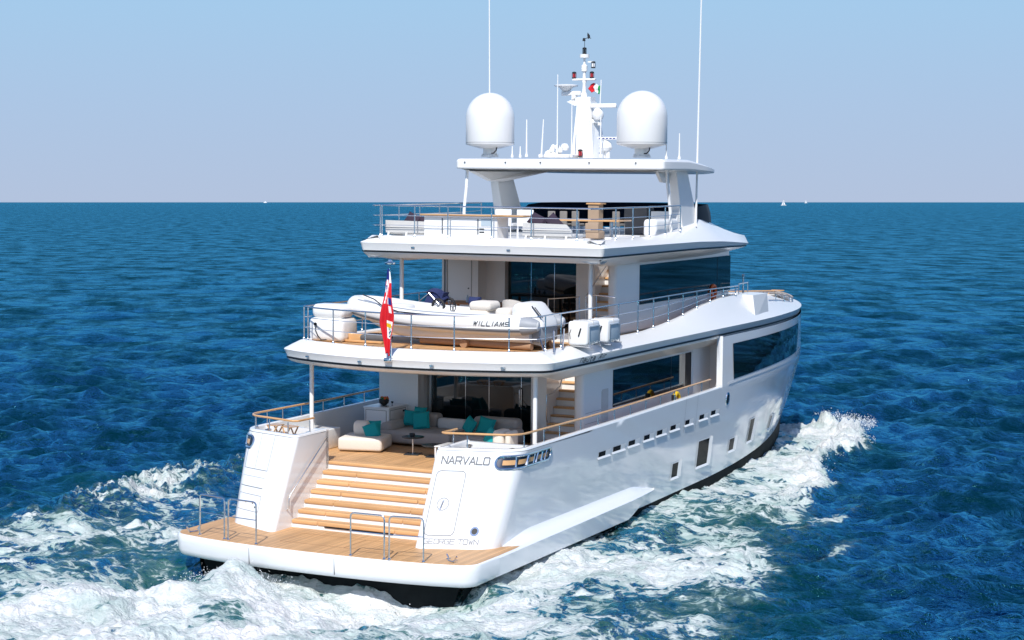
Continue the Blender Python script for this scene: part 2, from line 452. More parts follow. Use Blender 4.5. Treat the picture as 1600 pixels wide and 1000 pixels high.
# main deck
md = MB(); md.prism([(-3.66, .06, ZM-.1), (-1.9, .06, ZM-.1), (-1.9, .33, ZM-.1), (1.9, .33, ZM-.1), (1.9, .06, ZM-.1), (3.66, .06, ZM-.1), (3.66, 13.2, ZM-.1), (-3.66, 13.2, ZM-.1)], (0, 0, .1)); md.build('teak_deck', 'teak', Y, smooth=False)
for side in (1, -1):
    wf = MB(); q = offs(plan(2.0, False), .12); q = [(x*side, y, 2.02) for x, y in q if y < .0]
    wf.poly(q); wf.build('mooring_deck', 'teak', Y, smooth=False)
# panel joints on the raked stern faces : lockers, doors
def on_shell(side, pts, off=.009, w=.010, mb=None, mi=0, closed=False, r=None):
    # thin strip following the shell through (a, z) points
    P = []
    pts = list(pts)+([pts[0]] if closed else [])
    for (a0, z0), (a1, z1) in zip(pts[:-1], pts[1:]):
        L = math.hypot(a1-a0, z1-z0)
        if L < 1e-6: continue
        n = max(1, int(L/.15)); du, dv = (a1-a0)/L, (z1-z0)/L
        g = [[], []]
        for k in range(n+1):
            a = lerp(a0, a1, k/n); z = lerp(z0, z1, k/n)
            for q, sgn in ((0, -1), (1, 1)):
                aa = a-dv*sgn*w/2-du*(w/2 if k == 0 else 0)+du*(w/2 if k == n else 0)
                zz = z+du*sgn*w/2-dv*(w/2 if k == 0 else 0)+dv*(w/2 if k == n else 0)
                p, nn = S(zz, aa); v = p+nn*off; g[q].append((v[0]*side, v[1], v[2]))
        mb.grid(g, mi)
def rrect(a0, a1, z0, z1, r=.08, n=4, sh=0):
    pts = []
    for ca, cz, s0 in ((a1-r, z1-r, 0), (a0+r, z1-r, 90), (a0+r, z0+r, 180), (a1-r, z0+r, 270)):
        for k in range(n+1):
            t = R(s0+90*k/n); pts.append((ca+r*math.cos(t), cz+r*math.sin(t)))
    return pts
dj = MB(); on_shell(1, rrect(.17, .84, .56, 1.93, .1), mb=dj, closed=True, w=.018)
dj.build('shore_power_door', 'line', Y)
d2 = MB()
p, n = S(1.2, .62)
def disc(mb, side, a, z, r, off, mi=0, seg=20, inner=0):
    pts = []
    ring1 = []; ring0 = []
    for k in range(seg):
        t = 2*math.pi*k/seg
        p, nn = S(z+r*math.sin(t), a+r*math.cos(t)); v = p+nn*off; ring1.append((v[0]*side, v[1], v[2]))
        p, nn = S(z+inner*math.sin(t), a+inner*math.cos(t)); v = p+nn*off; ring0.append((v[0]*side, v[1], v[2]))
    if inner > 0: mb.grid([ring1, ring0], mi, close=True)
    else: mb.poly(ring1, mi)
disc(d2, 1, .46, 1.22, .14, .006, 1, inner=.122); on_shell(1, [(.41, 1.11), (.46, 1.30)], .02, .034, d2, 0); on_shell(1, [(.43, 1.15), (.45, 1.28)], .03, .018, d2, 2)
d2.build('door_handle', ['chrome', 'line', 'letter'], Y)
# port wing joints (mirrored arc lengths)
pj = MB()
on_shell(-1, [(.72, 1.55), (1.62, 1.55), (1.62, 2.33)], mb=pj, w=.012); on_shell(-1, [(.72, 1.55), (.72, 2.36)], mb=pj, w=.008); on_shell(-1, [(1.2, 1.55), (1.2, 2.36)], mb=pj, w=.006)
on_shell(-1, [(.75, 1.15), (1.62, 1.15)], mb=pj, w=.016); on_shell(-1, [(.75, 1.38), (1.62, 1.38)], mb=pj, w=.005)
on_shell(-1, rrect(.72, 1.62, .62, .98, .03), mb=pj, closed=True, w=.008)
pj.build('locker_joint', 'line', Y)
for a, z in ((1.0, .80), (1.27, .80), (.88, .72)):
    sc = MB(); disc(sc, -1, a, z, .022, .012); sc.build('shower_fitting', 'letter', Y)
for side, a in ((1, 1.30), (-1, 1.98)):
    ex = MB(); disc(ex, side, a, .66, .10, .012, 0, inner=.065); disc(ex, side, a, .66, .068, .006, 1)
    ex.build('round_outlet', ['chrome', 'dark'], Y)
# chrome mooring openings wrapped round the outer corners
for side in (1, -1):
    fr = MB()
    a0, a1, zc, hh = 1.44, 3.62, 2.135, .16
    def stad(r, a0=a0, a1=a1, zc=zc):
        P = []
        for k in range(9):
            t = R(90+180*k/8); P.append((a0+hh+r*math.cos(t), zc+r*math.sin(t)))
        for k in range(1, 12): P.append((lerp(a0+hh, a1-hh, k/12), zc-r))
        for k in range(9):
            t = R(-90+180*k/8); P.append((a1-hh+r*math.cos(t), zc+r*math.sin(t)))
        for k in range(1, 12): P.append((lerp(a1-hh, a0+hh, k/12), zc+r))
        return P
    def ringrow(r, off):
        row = []
        for a, z in stad(r):
            p, nn = S(z, a); v = p+nn*off; row.append((v[0]*side, v[1], v[2]))
        return row
    fr.grid([ringrow(hh+.004, .0), ringrow(hh, .022), ringrow(hh-.02, .03), ringrow(hh-.045, .02), ringrow(hh-.055, -.002)], 0, close=True)
    fo = fr.build('mooring_opening', ['chrome'], Y)
    pn = MB(); n_ = 26
    g = []
    for v in range(7):
        row = []
        for u in range(n_+1):
            a = lerp(a0+.04, a1-.04, u/n_); e = min(1, (a-a0)/hh, (a1-a)/hh); e = max(.02, e); ht = (hh-.045)*math.sqrt(max(0, 1-(1-e)**2))
            z = zc+ht*(v/3-1); p, nn = S(z, a); q = p+nn*(.007); row.append((q[0]*side, q[1], q[2]))
        g.append(row)
    pn.grid(g)
    po = pn.build('polished_backplate', 'dchrome', fo)
    ps = MB()
    for i, a in enumerate((1.95, 2.33, 2.72, 2.83, 3.12, 3.3)):
        p, nn = S(zc-.11, a); p2, _ = S(zc+.11, a+(.02 if i % 2 else -.03)); rr = (.03, .05, .028, .03, .045, .02)[i]
        ps.tube([tuple((p+nn*.01)*np.array([side, 1, 1])), tuple((p*.5+p2*.5+nn*.01)*np.array([side, 1, 1])), tuple((p2+nn*.01)*np.array([side, 1, 1]))], [rr, rr*.6, rr], 8, 0)
    for a, b in ((1.62, 1.92), (2.0, 2.28), (2.4, 2.68), (2.88, 3.1), (3.16, 3.42)): shell_patch(ps, a, b, zc-.055, zc+.05, .012, side, 1, 4, 2)  # orange patches painted as the teak's reflection in the chrome
    ps.build('roller_and_reflection', ['chrome', 'varnish'], fo)
# lettering made of strokes
GL = {'N': [[(0, 0), (0, 1), (1, 0), (1, 1)]], 'A': [[(0, 0), (.5, 1), (1, 0)], [(.22, .3), (.8, .3)]], 'R': [[(0, 0), (0, 1), (.85, 1), (1, .85), (1, .55), (.85, .42), (0, .42)], [(.6, .42), (1, 0)]],
 'V': [[(0, 1), (.5, 0), (1, 1)]], 'L': [[(0, 1), (0, 0), (1, 0)]], 'O': [[(0, .12), (0, .88), (.12, 1), (.88, 1), (1, .88), (1, .12), (.88, 0), (.12, 0), (0, .12)]],
 'G': [[(1, 1), (.12, 1), (0, .88), (0, .12), (.12, 0), (1, 0), (1, .5), (.55, .5)]], 'E': [[(1, 1), (0, 1), (0, 0), (1, 0)], [(0, .5), (.85, .5)]], 'T': [[(0, 1), (1, 1)], [(.5, 1), (.5, 0)]],
 'W': [[(0, 1), (.27, 0), (.5, .8), (.73, 0), (1, 1)]], 'I': [[(.5, 0), (.5, 1)]], 'M': [[(0, 0), (.15, 1), (.5, .1), (.85, 1), (1, 0)]], 'S': [[(1, 1), (0, 1), (0, .52), (1, .48), (1, 0), (0, 0)]],
 'n': [[(0, 0), (0, 1.5), (.8, 1.5), (.8, 0)]], 'a': [[(0, 1), (.8, 1), (.8, 0), (0, 0), (0, .5), (.8, .5)]], 'u': [[(0, 1), (0, 0), (.8, 0), (.8, 1)]], 't': [[(.3, 1.5), (.3, 0), (.8, 0)], [(0, 1), (.8, 1)]],
 'Q': [[(0, 0), (.6, 1.5), (.9, 1.5), (.9, 0)], [(.3, .6), (.9, .6)]], 'i': [[(.3, 0), (.3, 1)], [(.3, 1.3), (.3, 1.5)]], 'r': [[(0, 0), (0, 1), (.7, 1)]], ' ': []}
def shell_text(side, txt, a0, z0, cw, ch, gap, w, mat_, name):
    t = MB(); a = a0
    for c in txt:
        k = .35 if c == ' ' else 1
        for st in GL[c]: on_shell(side, [(a+x*cw, z0+yy*ch) for x, yy in st], .012, w, t)
        a += cw*k+gap
    return t.build(name, mat_, Y, smooth=False)
shell_text(1, 'NARVALO', .225, 2.085, .127, .152, .034, .026, 'letter', 'yacht_name')
shell_text(1, 'GEORGE TOWN', .20, .385, .096, .10, .024, .016, 'lite', 'home_port')

# topside windows and ports
def patch(mb, side, y0, y1, z0, z1, off_, mi=0, ny=10, nz=4, slant0=0, slant1=0, lo=None, hi=None):
    g = []
    for i in range(nz+1):
        v = i/nz; row = []
        for j in range(ny+1):
            u = j/ny; y = lerp(y0+slant0*v, y1+slant1*v, u)
            za = lo(y) if lo else z0; zb = hi(y) if hi else z1; z = lerp(za, zb, v); off = off_(u, v) if callable(off_) else off_
            row.append(((hb(y, min(z, 2.6) if z > 2.5 else z)+off)*side, y, z))
        g.append(row)
    mb.grid(g, mi)
for side in (1, -1):
    b = MB(); patch(b, side, 13.35, 20.9, 0, 0, .012, 0, 40, 4, -.12, .5, lambda y: zt(y)+.07, lambda y: interp(y, (12, 20, 28), (3.72, 3.74, 3.8)))
    b.build('side_window', 'glass', Y)
    b = MB(); patch(b, side, 12.9, 25, 0, 0, .02, 0, 44, 1, 0, 0, lambda y: zt(y)-.02, lambda y: zt(y)+.03); b.build('rub_strip', 'hull', Y)
# square hull windows
HW = [(8.95, 9.42, .34, .74), (10.85, 11.75, .38, 1.12), (13.6, 14.1, .47, .83), (15.5, 16.0, .50, 1.20), (18.25, 18.6, .55, .98)]
for side in (1, -1):
    for y0, y1, z0, z1 in HW:
        f = MB(); wy = .15
        patch(f, side, y0-.05, y1+.02, z1, z1+.03, .02, 0, 3, 1); patch(f, side, y0-.05, y0, z0-.02, z1, .02, 0, 1, 2)
        patch(f, side, y1, y1+wy, z0-.03, z1+.03, lambda u, v: .006+.05*u, 0, 3, 2); patch(f, side, y1+wy, y1+wy+.03, z0-.03, z1+.03, lambda u, v: .056-.055*u, 0, 1, 2)
        patch(f, side, y0-.05, y1+wy*.8, z0-.06, z0, lambda u, v: .006+.035*(1-v), 0, 3, 1)
        fo = f.build('hull_window', 'white', Y, smooth=False)
        f = MB(); patch(f, side, y0, y1, z0, z1, .006, 0, 4, 3); f.build('pane', 'pane', fo)
    for y, L in ((3.72, .42), (4.62, .48), (5.62, .42), (6.65, .38), (7.55, .38), (8.52, .38), (9.62, .32), (10.72, .36), (11.65, .36)):
        z = 1.68+.0175*(y-4); f = MB(); patch(f, side, y-.08, y+L+.30, z-.09, z-.04, lambda u, v: .008+.028*(1-v), 0, 3, 1); patch(f, side, y+L+.25, y+L+.30, z-.085, z+.10, .014, 0, 1, 2); patch(f, side, y+L, y+L+.26, z-.04, z+.09, .008, 0, 1, 2)
        fo = f.build('freeing_port', 'white', Y, smooth=False)
        f = MB(); patch(f, side, y, y+L, z-.04, z+.085, .008, 0, 2, 1); f.build('port_recess_shade', 'brown' if False else 'pane', fo, smooth=False)  # flat dark patch painted for the shade inside the open slot
    f = MB()
    yc, zc = 12.95, 2.12
    ring = lambda r, off: [((hb(yc+r*.75*math.cos(t), zc+r*math.sin(t))+off)*side, yc+r*.75*math.cos(t), zc+r*math.sin(t)) for t in [2*math.pi*k/20 for k in range(20)]]
    f.grid([ring(.20, 0), ring(.19, .02), ring(.14, .015)], 0, close=True); f.poly(ring(.145, .008), 1)
    f.build('fairlead', ['chrome', 'dark'], Y)
# gate panels on the bulwark
for y in (9.55, 10.45):
    gp = MB(); patch(gp, 1, y, y+.012, 1.55, 2.5, .004, 0, 1, 5); gp.build('boarding_gate_joint', 'line', Y)

# ---------------- deck slabs
def sweep(path, profile, mb, mi=0, mirror=True):
    """path: half plan from centre aft to bow tip ; profile(x,y) -> list of (inset, z)"""
    n = len(profile(*path[0])); rows = []
    prof = [profile(*p) for p in path]
    P = np.array(path); t = np.zeros_like(P); t[1:-1] = P[2:]-P[:-2]; t[0] = (1, 0); t[-1] = (-1, 0)
    t /= np.linalg.norm(t, axis=1)[:, None]; N = np.stack([-t[:, 1], t[:, 0]], 1)
    for k in range(n):
        row = []
        for i, p in enumerate(P):
            q = p+N[i]*prof[i][k][0]; q[0] = max(0, q[0]); row.append((q[0], q[1], prof[i][k][1]))
        rows.append([(-x, y, z) for x, y, z in row[::-1]]+row[1:])
    mb.grid(rows, mi); return rows
def upath():
    p = [(x, -.26+1.0*(x/3.75)**2.0) for x in np.linspace(0, 3.0, 14)]
    c = corner((3.76, .80), (3.0, .38), (3.76, 2.4), .58, 12)
    p += c+[(3.76, y) for y in np.linspace(1.9, 14, 26)]
    def b2(y): return 3.76*(1-((y-14)/14.9)**2.6)
    p += [(b2(y), y) for y in 14+14.9*(1-(1-np.linspace(0, 1, 44)[1:])**1.6)]
    return p
UP = upath()
def ctop(y): return interp(y, (-1, 7.5, 9, 10.5, 12, 13.5, 15.5, 17, 19, 22, 24, 29), (4.46, 4.47, 4.56, 4.70, 4.90, 5.03, 5.02, 4.93, 4.74, 4.40, 4.26, 4.16))
def SH(y): return interp(y, (0, 14, 19, 24, 29), (0, 0, .0, -.06, -.12))
def uprof(x, y):
    k = sm((y-22)/6); h = ctop(y); ii = interp(y, (0, 8, 13, 16, 22, 28), (.45, .45, .50, .55, .35, .12)); sh = SH(y)
    c_ = sm((y-1.2)/1.2); zl = lerp(3.89, 3.66, c_)
    return [(.80, 3.91), (.68, 3.90), (lerp(.5, .62, c_), zl+.015), (lerp(.3, .56, c_), zl), (lerp(.16, .12, c_), 3.935), (.085, 4.0+sh), (.075, 4.06+sh), (.012, 4.215+sh), (.0, 4.235+sh), (.02, 4.255+sh), (ii*.5, lerp(4.26+sh, h, .5)), (ii-.04, h-.012), (ii, h), (ii+.10, h), (ii+.13, h-.03), (ii+.14, 4.34)]
ud = MB(); rws = sweep(UP, uprof, ud); ud.build('upper_deck', 'white', Y, ang=28)
ud = MB(); holed(ud, [p_ for p_ in rws[0] if p_[1] < 22], (1.77, 4.42, 2.80, 6.62), 3.91); ud.build('ceiling_panel', 'soffit', Y, smooth=False)
ud = MB()
for a_ in ((1.75, 4.38, 1.77, 6.66), (2.80, 4.38, 2.82, 6.66), (1.77, 4.38, 2.80, 4.42), (1.77, 6.62, 2.80, 6.66)): ud.box((a_[0], a_[1], 3.905), (a_[2], a_[3], 4.47))
ud.build('stairwell_coaming', 'white', Y, smooth=False)
bl = MB(); sweep(UP, lambda x, y: [(.09, 4.005+SH(y)), (.068, 4.01+SH(y)), (.062, 4.055+SH(y)), (.08, 4.062+SH(y))], bl); bl.build('black_stripe', 'dark', Y)
ub = MB()
P = [p for p in UP]; PP = offs(P, .57); q = [(max(0, x), y, 4.40) for x, y in PP if y < 17]; holed(ub, [(-x, y, z) for x, y, z in q[::-1]]+q[1:], (1.77, 4.42, 2.80, 6.62), 4.40); ub.build('teak_deck', 'teak', Y, smooth=False)
fd_ = MB(); PP = offs(P, .5); q = [(max(0, x), y, ctop(y)-.03) for x, y in PP if y > 16.9]; fd_.grid([[(-x, y, z) for x, y, z in q], [(0, y, z+.03) for x, y, z in q], q]); fd_.build('foredeck', 'white', Y, ang=60)
for side in (1, -1):
    bx = MB(); bx.add([(side*a, b, c) for a, b, c in ((3.66, 15.6, 4.22), (3.58, 17.1, 4.22), (3.52, 17.05, 4.98), (3.56, 15.6, 5.0), (2.9, 15.45, 4.3), (2.9, 17.2, 4.3), (2.95, 17.1, 5.0), (2.95, 15.55, 5.02))], [(0, 1, 2, 3), (0, 3, 7, 4), (3, 2, 6, 7), (1, 5, 6, 2)])
    bx.build('side_locker', 'white', Y, smooth=False)

# sun deck
def spath():
    c = corner((3.56, 4.22), (2.5, 4.22), (3.56, 6), .16, 6)
    p = [(x, 4.22) for x in np.linspace(0, 3.2, 14)]+c+[(3.56, y) for y in np.linspace(4.8, 11.4, 16)]
    for t in np.linspace(0, 1, 26)[1:]:
        a = t*math.pi/2; p.append((3.56*math.cos(a)**.40 if a < math.pi/2-1e-6 else 0, 11.4+7.3*math.sin(a)**1.2))
    return p
SP = spath()
def sprof(x, y):
    s = sm((y-11)/6)
    kn = interp(y, (4, 11, 13, 17, 18), (6.80, 6.77, 6.72, 6.53, 6.5)); bk = interp(y, (4, 11, 14, 17, 18), (6.575, 6.57, 6.53, 6.46, 6.44))
    tp = interp(y, (4, 8.8, 10.5, 12, 12.8, 14, 15.5, 16.5, 18), (6.98, 6.98, 7.10, 7.26, 7.36, 7.28, 7.12, 6.95, 6.9)); ii = interp(y, (4, 9, 12, 15.5, 18), (.45, .45, .62, .9, 1.1))
    lo = interp(y, (4, 6, 17), (6.42, 6.36, 6.30))
    c_ = sm((y-4.6)/1.0); lo = lerp(6.40, 6.28, c_)
    return [(.86, lo+.12), (.80, lo+.10), (lerp(.45, .72, c_), lo), (lerp(.25, .60, c_), lo), (lerp(.10, .20, c_), lerp(lo, bk, .62)), (.075, bk-.03), (.065, bk+.02), (.01, kn-.02), (.0, kn), (.02, kn+.018), (lerp(ii*.5, .13, sm((y-13.5)/2.5)), lerp(lerp(kn+.02, tp, .52), kn+.24, sm((y-13.5)/2.5))), (ii-.04, tp-.01), (ii, tp), (ii+.06, tp), (ii+.08, tp-.02), (ii+.09, 6.90)]
sd = MB(); rws = sweep(SP, sprof, sd); sd.build('sun_deck', 'white', Y, ang=28)
sd = MB(); holed(sd, [p_ for p_ in rws[0] if p_[1] < 15.5], (1.81, 7.12, 2.51, 9.0), 6.41); sd.build('ceiling_panel', 'soffit', Y, smooth=False)
sd = MB(); holed(sd, [p_ for p_ in rws[-1] if p_[1] < 15.8], (1.81, 7.12, 2.51, 9.0), 6.92); sd.build('deck_floor', 'white', Y, smooth=False)
sd = MB()
for a_ in ((1.79, 7.08, 1.81, 9.04), (2.51, 7.08, 2.53, 9.04), (1.81, 7.08, 2.51, 7.12), (1.81, 9.0, 2.51, 9.04)): sd.box((a_[0], a_[1], 6.42), (a_[2], a_[3], 6.98))
sd.build('stairwell_coaming', 'white', Y, smooth=False)
bl = MB(); sweep(SP, lambda x, y: [(.085, sprof(x, y)[6][1]-.05), (.060, sprof(x, y)[6][1]-.045), (.054, sprof(x, y)[6][1]-.006), (.075, sprof(x, y)[6][1]+.002)], bl); bl.build('black_stripe', 'dark', Y)

# hardtop
def hpath():
    c = corner((3.22, 9.03), (2.5, 9.03), (3.26, 11), .12, 4)
    p = [(x, 9.03) for x in np.linspace(0, 2.9, 10)]+c+[(lerp(3.24, 3.27, t), lerp(9.6, 12.2, t)) for t in np.linspace(0, 1, 7)]
    for t in np.linspace(0, 1, 16)[1:]:
        a = t*math.pi/2; p.append((3.27*max(0, math.cos(a))**.5 if t < 1 else 0, 12.2+2.9*math.sin(a)**1.2))
    return p
HP = hpath()
def hprof(x, y):
    e = interp(y, (9, 11, 13, 15), (8.79, 8.79, 8.72, 8.68)); t = interp(y, (9, 11, 13, 15), (9.06, 9.06, 8.84, 8.78))
    return [(.5, 8.70), (.2, e-.03), (.02, e-.01), (0, e+.02), (0, lerp(e, t, .75)), (.03, t-.02), (.10, t+.004), (.5, t+.004)]
ht = MB(); rws = sweep(HP, hprof, ht); ht.build('hardtop', 'white', Y, ang=28)
ht = MB(); ht.poly([p_ for p_ in rws[0]]); ht.build('ceiling_panel', 'soffit', Y, smooth=False)
ht = MB(); ht.poly([p_ for p_ in rws[-1]]); ht.build('roof_panel', 'white', Y, smooth=False)
for side in (1, -1):
    g = MB()
    g.prism([(side*2.98, 9.15, 8.77), (side*2.75, 10.15, 8.42), (side*2.65, 10.95, 8.40), (side*2.1, 12.9, 8.70), (side*2.6, 12.0, 8.76)], (-.12*side, .03, .02))
    g.build('hardtop_bracket', 'white', Y, smooth=False)
    g = MB()
    # raked pylon : lower wide foot, upper end under the hardtop
    lo = [(side*2.98, 11.2), (side*2.68, 11.2), (side*2.6, 12.5), (side*2.98, 12.5)]; hi = [(side*2.95, 10.65), (side*2.72, 10.65), (side*2.66, 11.5), (side*2.95, 11.5)]
    g.add([(x, y, 6.95) for x, y in lo]+[(x, y, 8.75) for x, y in hi], [(0, 1, 5, 4), (1, 2, 6, 5), (2, 3, 7, 6), (3, 0, 4, 7)])
    g.build('hardtop_pylon', 'white', Y, smooth=False)
    g = MB(); yy_ = 9.75 if side == 1 else 9.4; y2_ = 10.1 if side == 1 else 9.2; g.tube([(side*3.02, yy_, 8.78), (side*3.0, lerp(yy_, y2_, .45), 8.25), (side*3.02, lerp(yy_, y2_, .85), 7.7), (side*3.04, y2_, 6.95)], .045, 10); g.build('hardtop_strut', 'white', Y)
for x in (-2.9, -1.6, -.5, 1.0, 2.4):
    sp_ = MB(); sp_.lathe([(0, .0), (.02, .0), (.02, .03), (0, .03)], (x, 9.025, 8.96), 8, axis='y'); sp_.build('hardtop_lamp', 'letter', Y)

# ---------------- houses
hm = MB()
hm.box((-3.12, 4.6, ZM), (-1.93, 13.25, 3.93))                    # port block with the aft facing wall
hm.box((1.32, 4.78, ZM), (1.76, 9.0, 3.90))
hm.box((2.82, 4.12, ZM), (3.10, 13.25, 3.92), bev=.1)
hm.box((1.76, 6.6, ZM), (2.83, 12.4, 3.925))
hm.box((-1.94, 5.22, ZM), (1.33, 5.5, 3.9))
hm.box((-1.93, 4.72, 3.60), (1.32, 5.3, 3.915))
hmo = hm.build('main_deck_house', 'white', Y, ang=40)
def flat_glass(name, lo, hi, mull=(), frame=.02, parent=Y, frm='chrome', m='glass', axis='x', facing=-1):
    g = MB(); g.box(lo, hi); o = g.build(name, m, parent, smooth=False)
    f = MB()
    for t in mull:
        if axis == 'x':
            x = lerp(lo[0], hi[0], t); f.box((x-.007, lo[1]-.006, lo[2]), (x+.007, lo[1]+.01, hi[2]))
        else:
            y = lerp(lo[1], hi[1], t); f.box((hi[0]-.01, y-.007, lo[2]), (hi[0]+.006, y+.007, hi[2]))
    if mull: f.build('mullion', frm, o, smooth=False)
    return o
gd = flat_glass('sliding_glass_door', (-1.78, 5.12, ZM+.02), (1.27, 5.21, 3.84), (.33, .56, .87))
gh = MB(); gh.tube([(.86, 5.09, 2.55), (.86, 5.04, 2.58), (.86, 5.04, 3.02), (.86, 5.09, 3.05)], .018); gh.build('door_handle', 'chrome', gd)
gf = MB(); gf.box((-1.84, 5.06, ZM), (-1.78, 5.2, 3.87)); gf.box((1.27, 5.06, ZM), (1.33, 5.2, 3.87)); gf.box((-1.84, 5.06, 3.84), (1.33, 5.2, 3.9)); gf.build('door_frame', 'steel', gd, smooth=False)
for side in (1, -1):
    lo = (3.085 if side == 1 else -3.135, 5.98, 2.60); hi = (3.112 if side == 1 else -3.12-.0, 11.62, 3.58)
    wn = flat_glass('saloon_window', lo, hi, (.72,), axis='y', frm='dark')
sl_ = MB(); sl_.box((3.101, 11.72, ZM), (3.118, 11.80, 3.9)); sl_.build('window_post', 'white', Y)
vt = MB(); vt.box((3.10, 5.25, ZM+.1), (3.108, 5.68, 3.1), 0)
for k in range(22): vt.box((3.108, 5.28, ZM+.15+k*.063), (3.116, 5.65, ZM+.185+k*.063), 0)
vt.build('louvre_vent', ['lgrey', 'steel'], Y, smooth=False)
jl = MB()
for z in (2.35, 2.62): jl.box((3.10, 4.25, z), (3.104, 5.22, z+.008))
jl.build('panel_joint', 'line', Y)
# side stairs (main and upper)
def side_stairs(x0, x1, y0, z0, n, run, rise):
    for k in range(n):
        t = MB(); t.box((x0, y0+k*run, z0+rise*(k+1)-.05), (x1, y0+(k+1)*run+.05, z0+rise*(k+1)), bev=.012); t.build('stair_tread', 'teakx', Y, ang=50)
    r = MB()
    for k in range(n): r.box((x0, y0+k*run+.04, z0), (x1, y0+(k+1)*run+.04, z0+rise*(k+1)-.052))
    r.build('stair_riser', 'white', Y, smooth=False)
side_stairs(1.765, 2.815, 4.5, ZM, 12, .17, .20)
side_stairs(1.80, 2.52, 7.2, 4.40, 11, .19, .205)
hr = MB(); hr.tube([(1.9, 4.55, 2.3), (1.9, 4.5, 2.4), (1.9, 4.5, 3.0), (2.0, 4.6, 3.05), (2.05, 5.0, 3.2), (2.1, 5.1, 3.6)], .018); hr.build('stair_handrail', 'steel', Y)
# saloon deck posts
for side in (1, -1):
    q = MB(); q.tube([(side*3.13, 1.27, 1.7), (side*3.13, 1.27, 3.92)], .055, 14); q.build('deck_post', 'white', Y)
    q = MB(); q.tube([(side*2.78, 5.2, 4.38), (side*2.78, 5.2, 6.42)], .055, 14); q.build('deck_post', 'white', Y)
# upper house
hu = MB()
hu.box((-2.80, 7.5, 4.38), (-1.66, 15.5, 6.42))
hu.box((1.24, 7.7, 4.38), (1.80, 15.5, 6.42))
hu.box((2.53, 6.85, 4.38), (2.80, 15.6, 6.42), bev=.09)
hu.box((1.80, 9.4, 4.38), (2.54, 15.5, 6.41))
hu.box((-1.67, 8.32, 4.38), (1.25, 15.4, 6.40))
hu.box((-1.66, 8.0, 4.38), (-1.08, 8.35, 6.39))
hu.build('upper_deck_house', 'white', Y, ang=40)
gd = flat_glass('sliding_glass_door', (-1.07, 8.2, 4.42), (1.23, 8.30, 6.36), (.31, .62))
gh = MB(); gh.tube([(1.08, 8.17, 5.2), (1.08, 8.13, 5.22), (1.08, 8.13, 5.6), (1.08, 8.17, 5.62)], .016); gh.build('door_handle', 'chrome', gd)
for side in (1, -1):
    flat_glass('bridge_window', (2.785 if side == 1 else -2.812, 8.42, 5.12), (2.812 if side == 1 else -2.785, 15.62, 6.20), (.84,), axis='y', frm='dark')
wf_ = MB(); wf_.box((-2.78, 15.5, 5.1), (2.78, 15.66, 6.2)); wf_.build('windscreen', 'glass', Y)
cd = MB(); cd.box((-2.62, 7.492, 4.5), (-1.86, 7.50, 6.3)); cd.box((-2.63, 7.488, 4.49), (-2.61, 7.494, 6.31), 1); cd.box((-1.87, 7.488, 4.49), (-1.855, 7.494, 6.31), 1); cd.lathe([(0, 0), (.02, 0), (.02, .02), (0, .02)], (-1.95, 7.49, 5.45), 10, 2, 'y')
cd.build('locker_door', ['white', 'line', 'letter'], Y, smooth=False)
dp = MB(); dp.tube([(-2.68, 7.44, 4.5), (-2.68, 7.44, 6.3)], .02); dp.build('drain_pipe', 'letter', Y)

# cockpit cabinet
cb = MB(); cb.box((-3.0, 3.62, ZM), (-2.25, 4.595, 2.47), bev=.012); cb.box((-3.02, 3.60, 2.47), (-2.23, 4.595, 2.505), bev=.008)
cbo = cb.build('cockpit_cabinet', 'white', Y)
cj = MB(); cj.box((-2.95, 3.612, ZM+.06), (-2.32, 3.619, 2.43)); cj.build('cabinet_door', 'white', cbo)
cj = MB()
for a, b, c, d in ((-2.95, ZM+.06, -2.32, ZM+.07), (-2.95, 2.42, -2.32, 2.43), (-2.95, ZM+.06, -2.94, 2.43), (-2.33, ZM+.06, -2.32, 2.43)): cj.box((a, 3.606, b), (c, 3.613, d))
for a, b, c, d in ((3.68, ZM+.06, 4.5, ZM+.07), (3.68, 2.42, 4.5, 2.43), (3.68, ZM+.06, 3.69, 2.43), (4.49, ZM+.06, 4.5, 2.43)): cj.box((-2.252, a, b), (-2.246, c, d))
cj.build('door_joint', 'letter', cbo)
cj = MB(); cj.lathe([(0, 0), (.02, 0), (.02, .02), (0, .02)], (-2.4, 3.61, 2.05), 10, 0, 'y'); cj.lathe([(0, 0), (.02, 0), (.02, .02), (0, .02)], (-2.25, 3.78, 2.05), 10, 0, 'x'); cj.box((-2.25, 4.35, 2.33), (-2.235, 4.5, 2.38)); cj.build('latch', 'rubber', cbo)
cx = MB(); cx.box((-3.6, .9, ZM), (-2.85, 2.2, 2.14), bev=.03); cx.build('bulwark_locker', 'white', Y)

# ---------------- railings
def railing(path, h, nst, mids, name='railing', r=.02, m='steel', zf=None, mats=None, mr=.010, par=Y, ends=True):
    """path: 3d foot points ; evenly spaced stanchions at indices nst"""
    t = MB(); up = [(x, y, z+h) for x, y, z in path]
    t.tube(up, r, 8)
    for f in mids: t.tube([(x, y, z+h*f) for x, y, z in path], mr, 6)
    o = t.build(name, m, par)
    for i in nst:
        x, y, z = path[i] if isinstance(i, int) else i
        s = MB(); s.tube([(x, y, z-.02), (x, y, z+h-.01)], .018, 8); s.lathe([(.035, -.01), (.035, .02), (.02, .05), (.0, .05)], (x, y, z), 8); s.build('stanchion', 'steel' if m != 'white' else m, o)
    return o
def along(path, L):
    P = np.array(path); d = np.concatenate([[0], np.cumsum(np.linalg.norm(np.diff(P, axis=0), axis=1))])
    return [tuple(np.interp(l, d, P[:, k]) for k in range(3)) for l in L], d[-1]
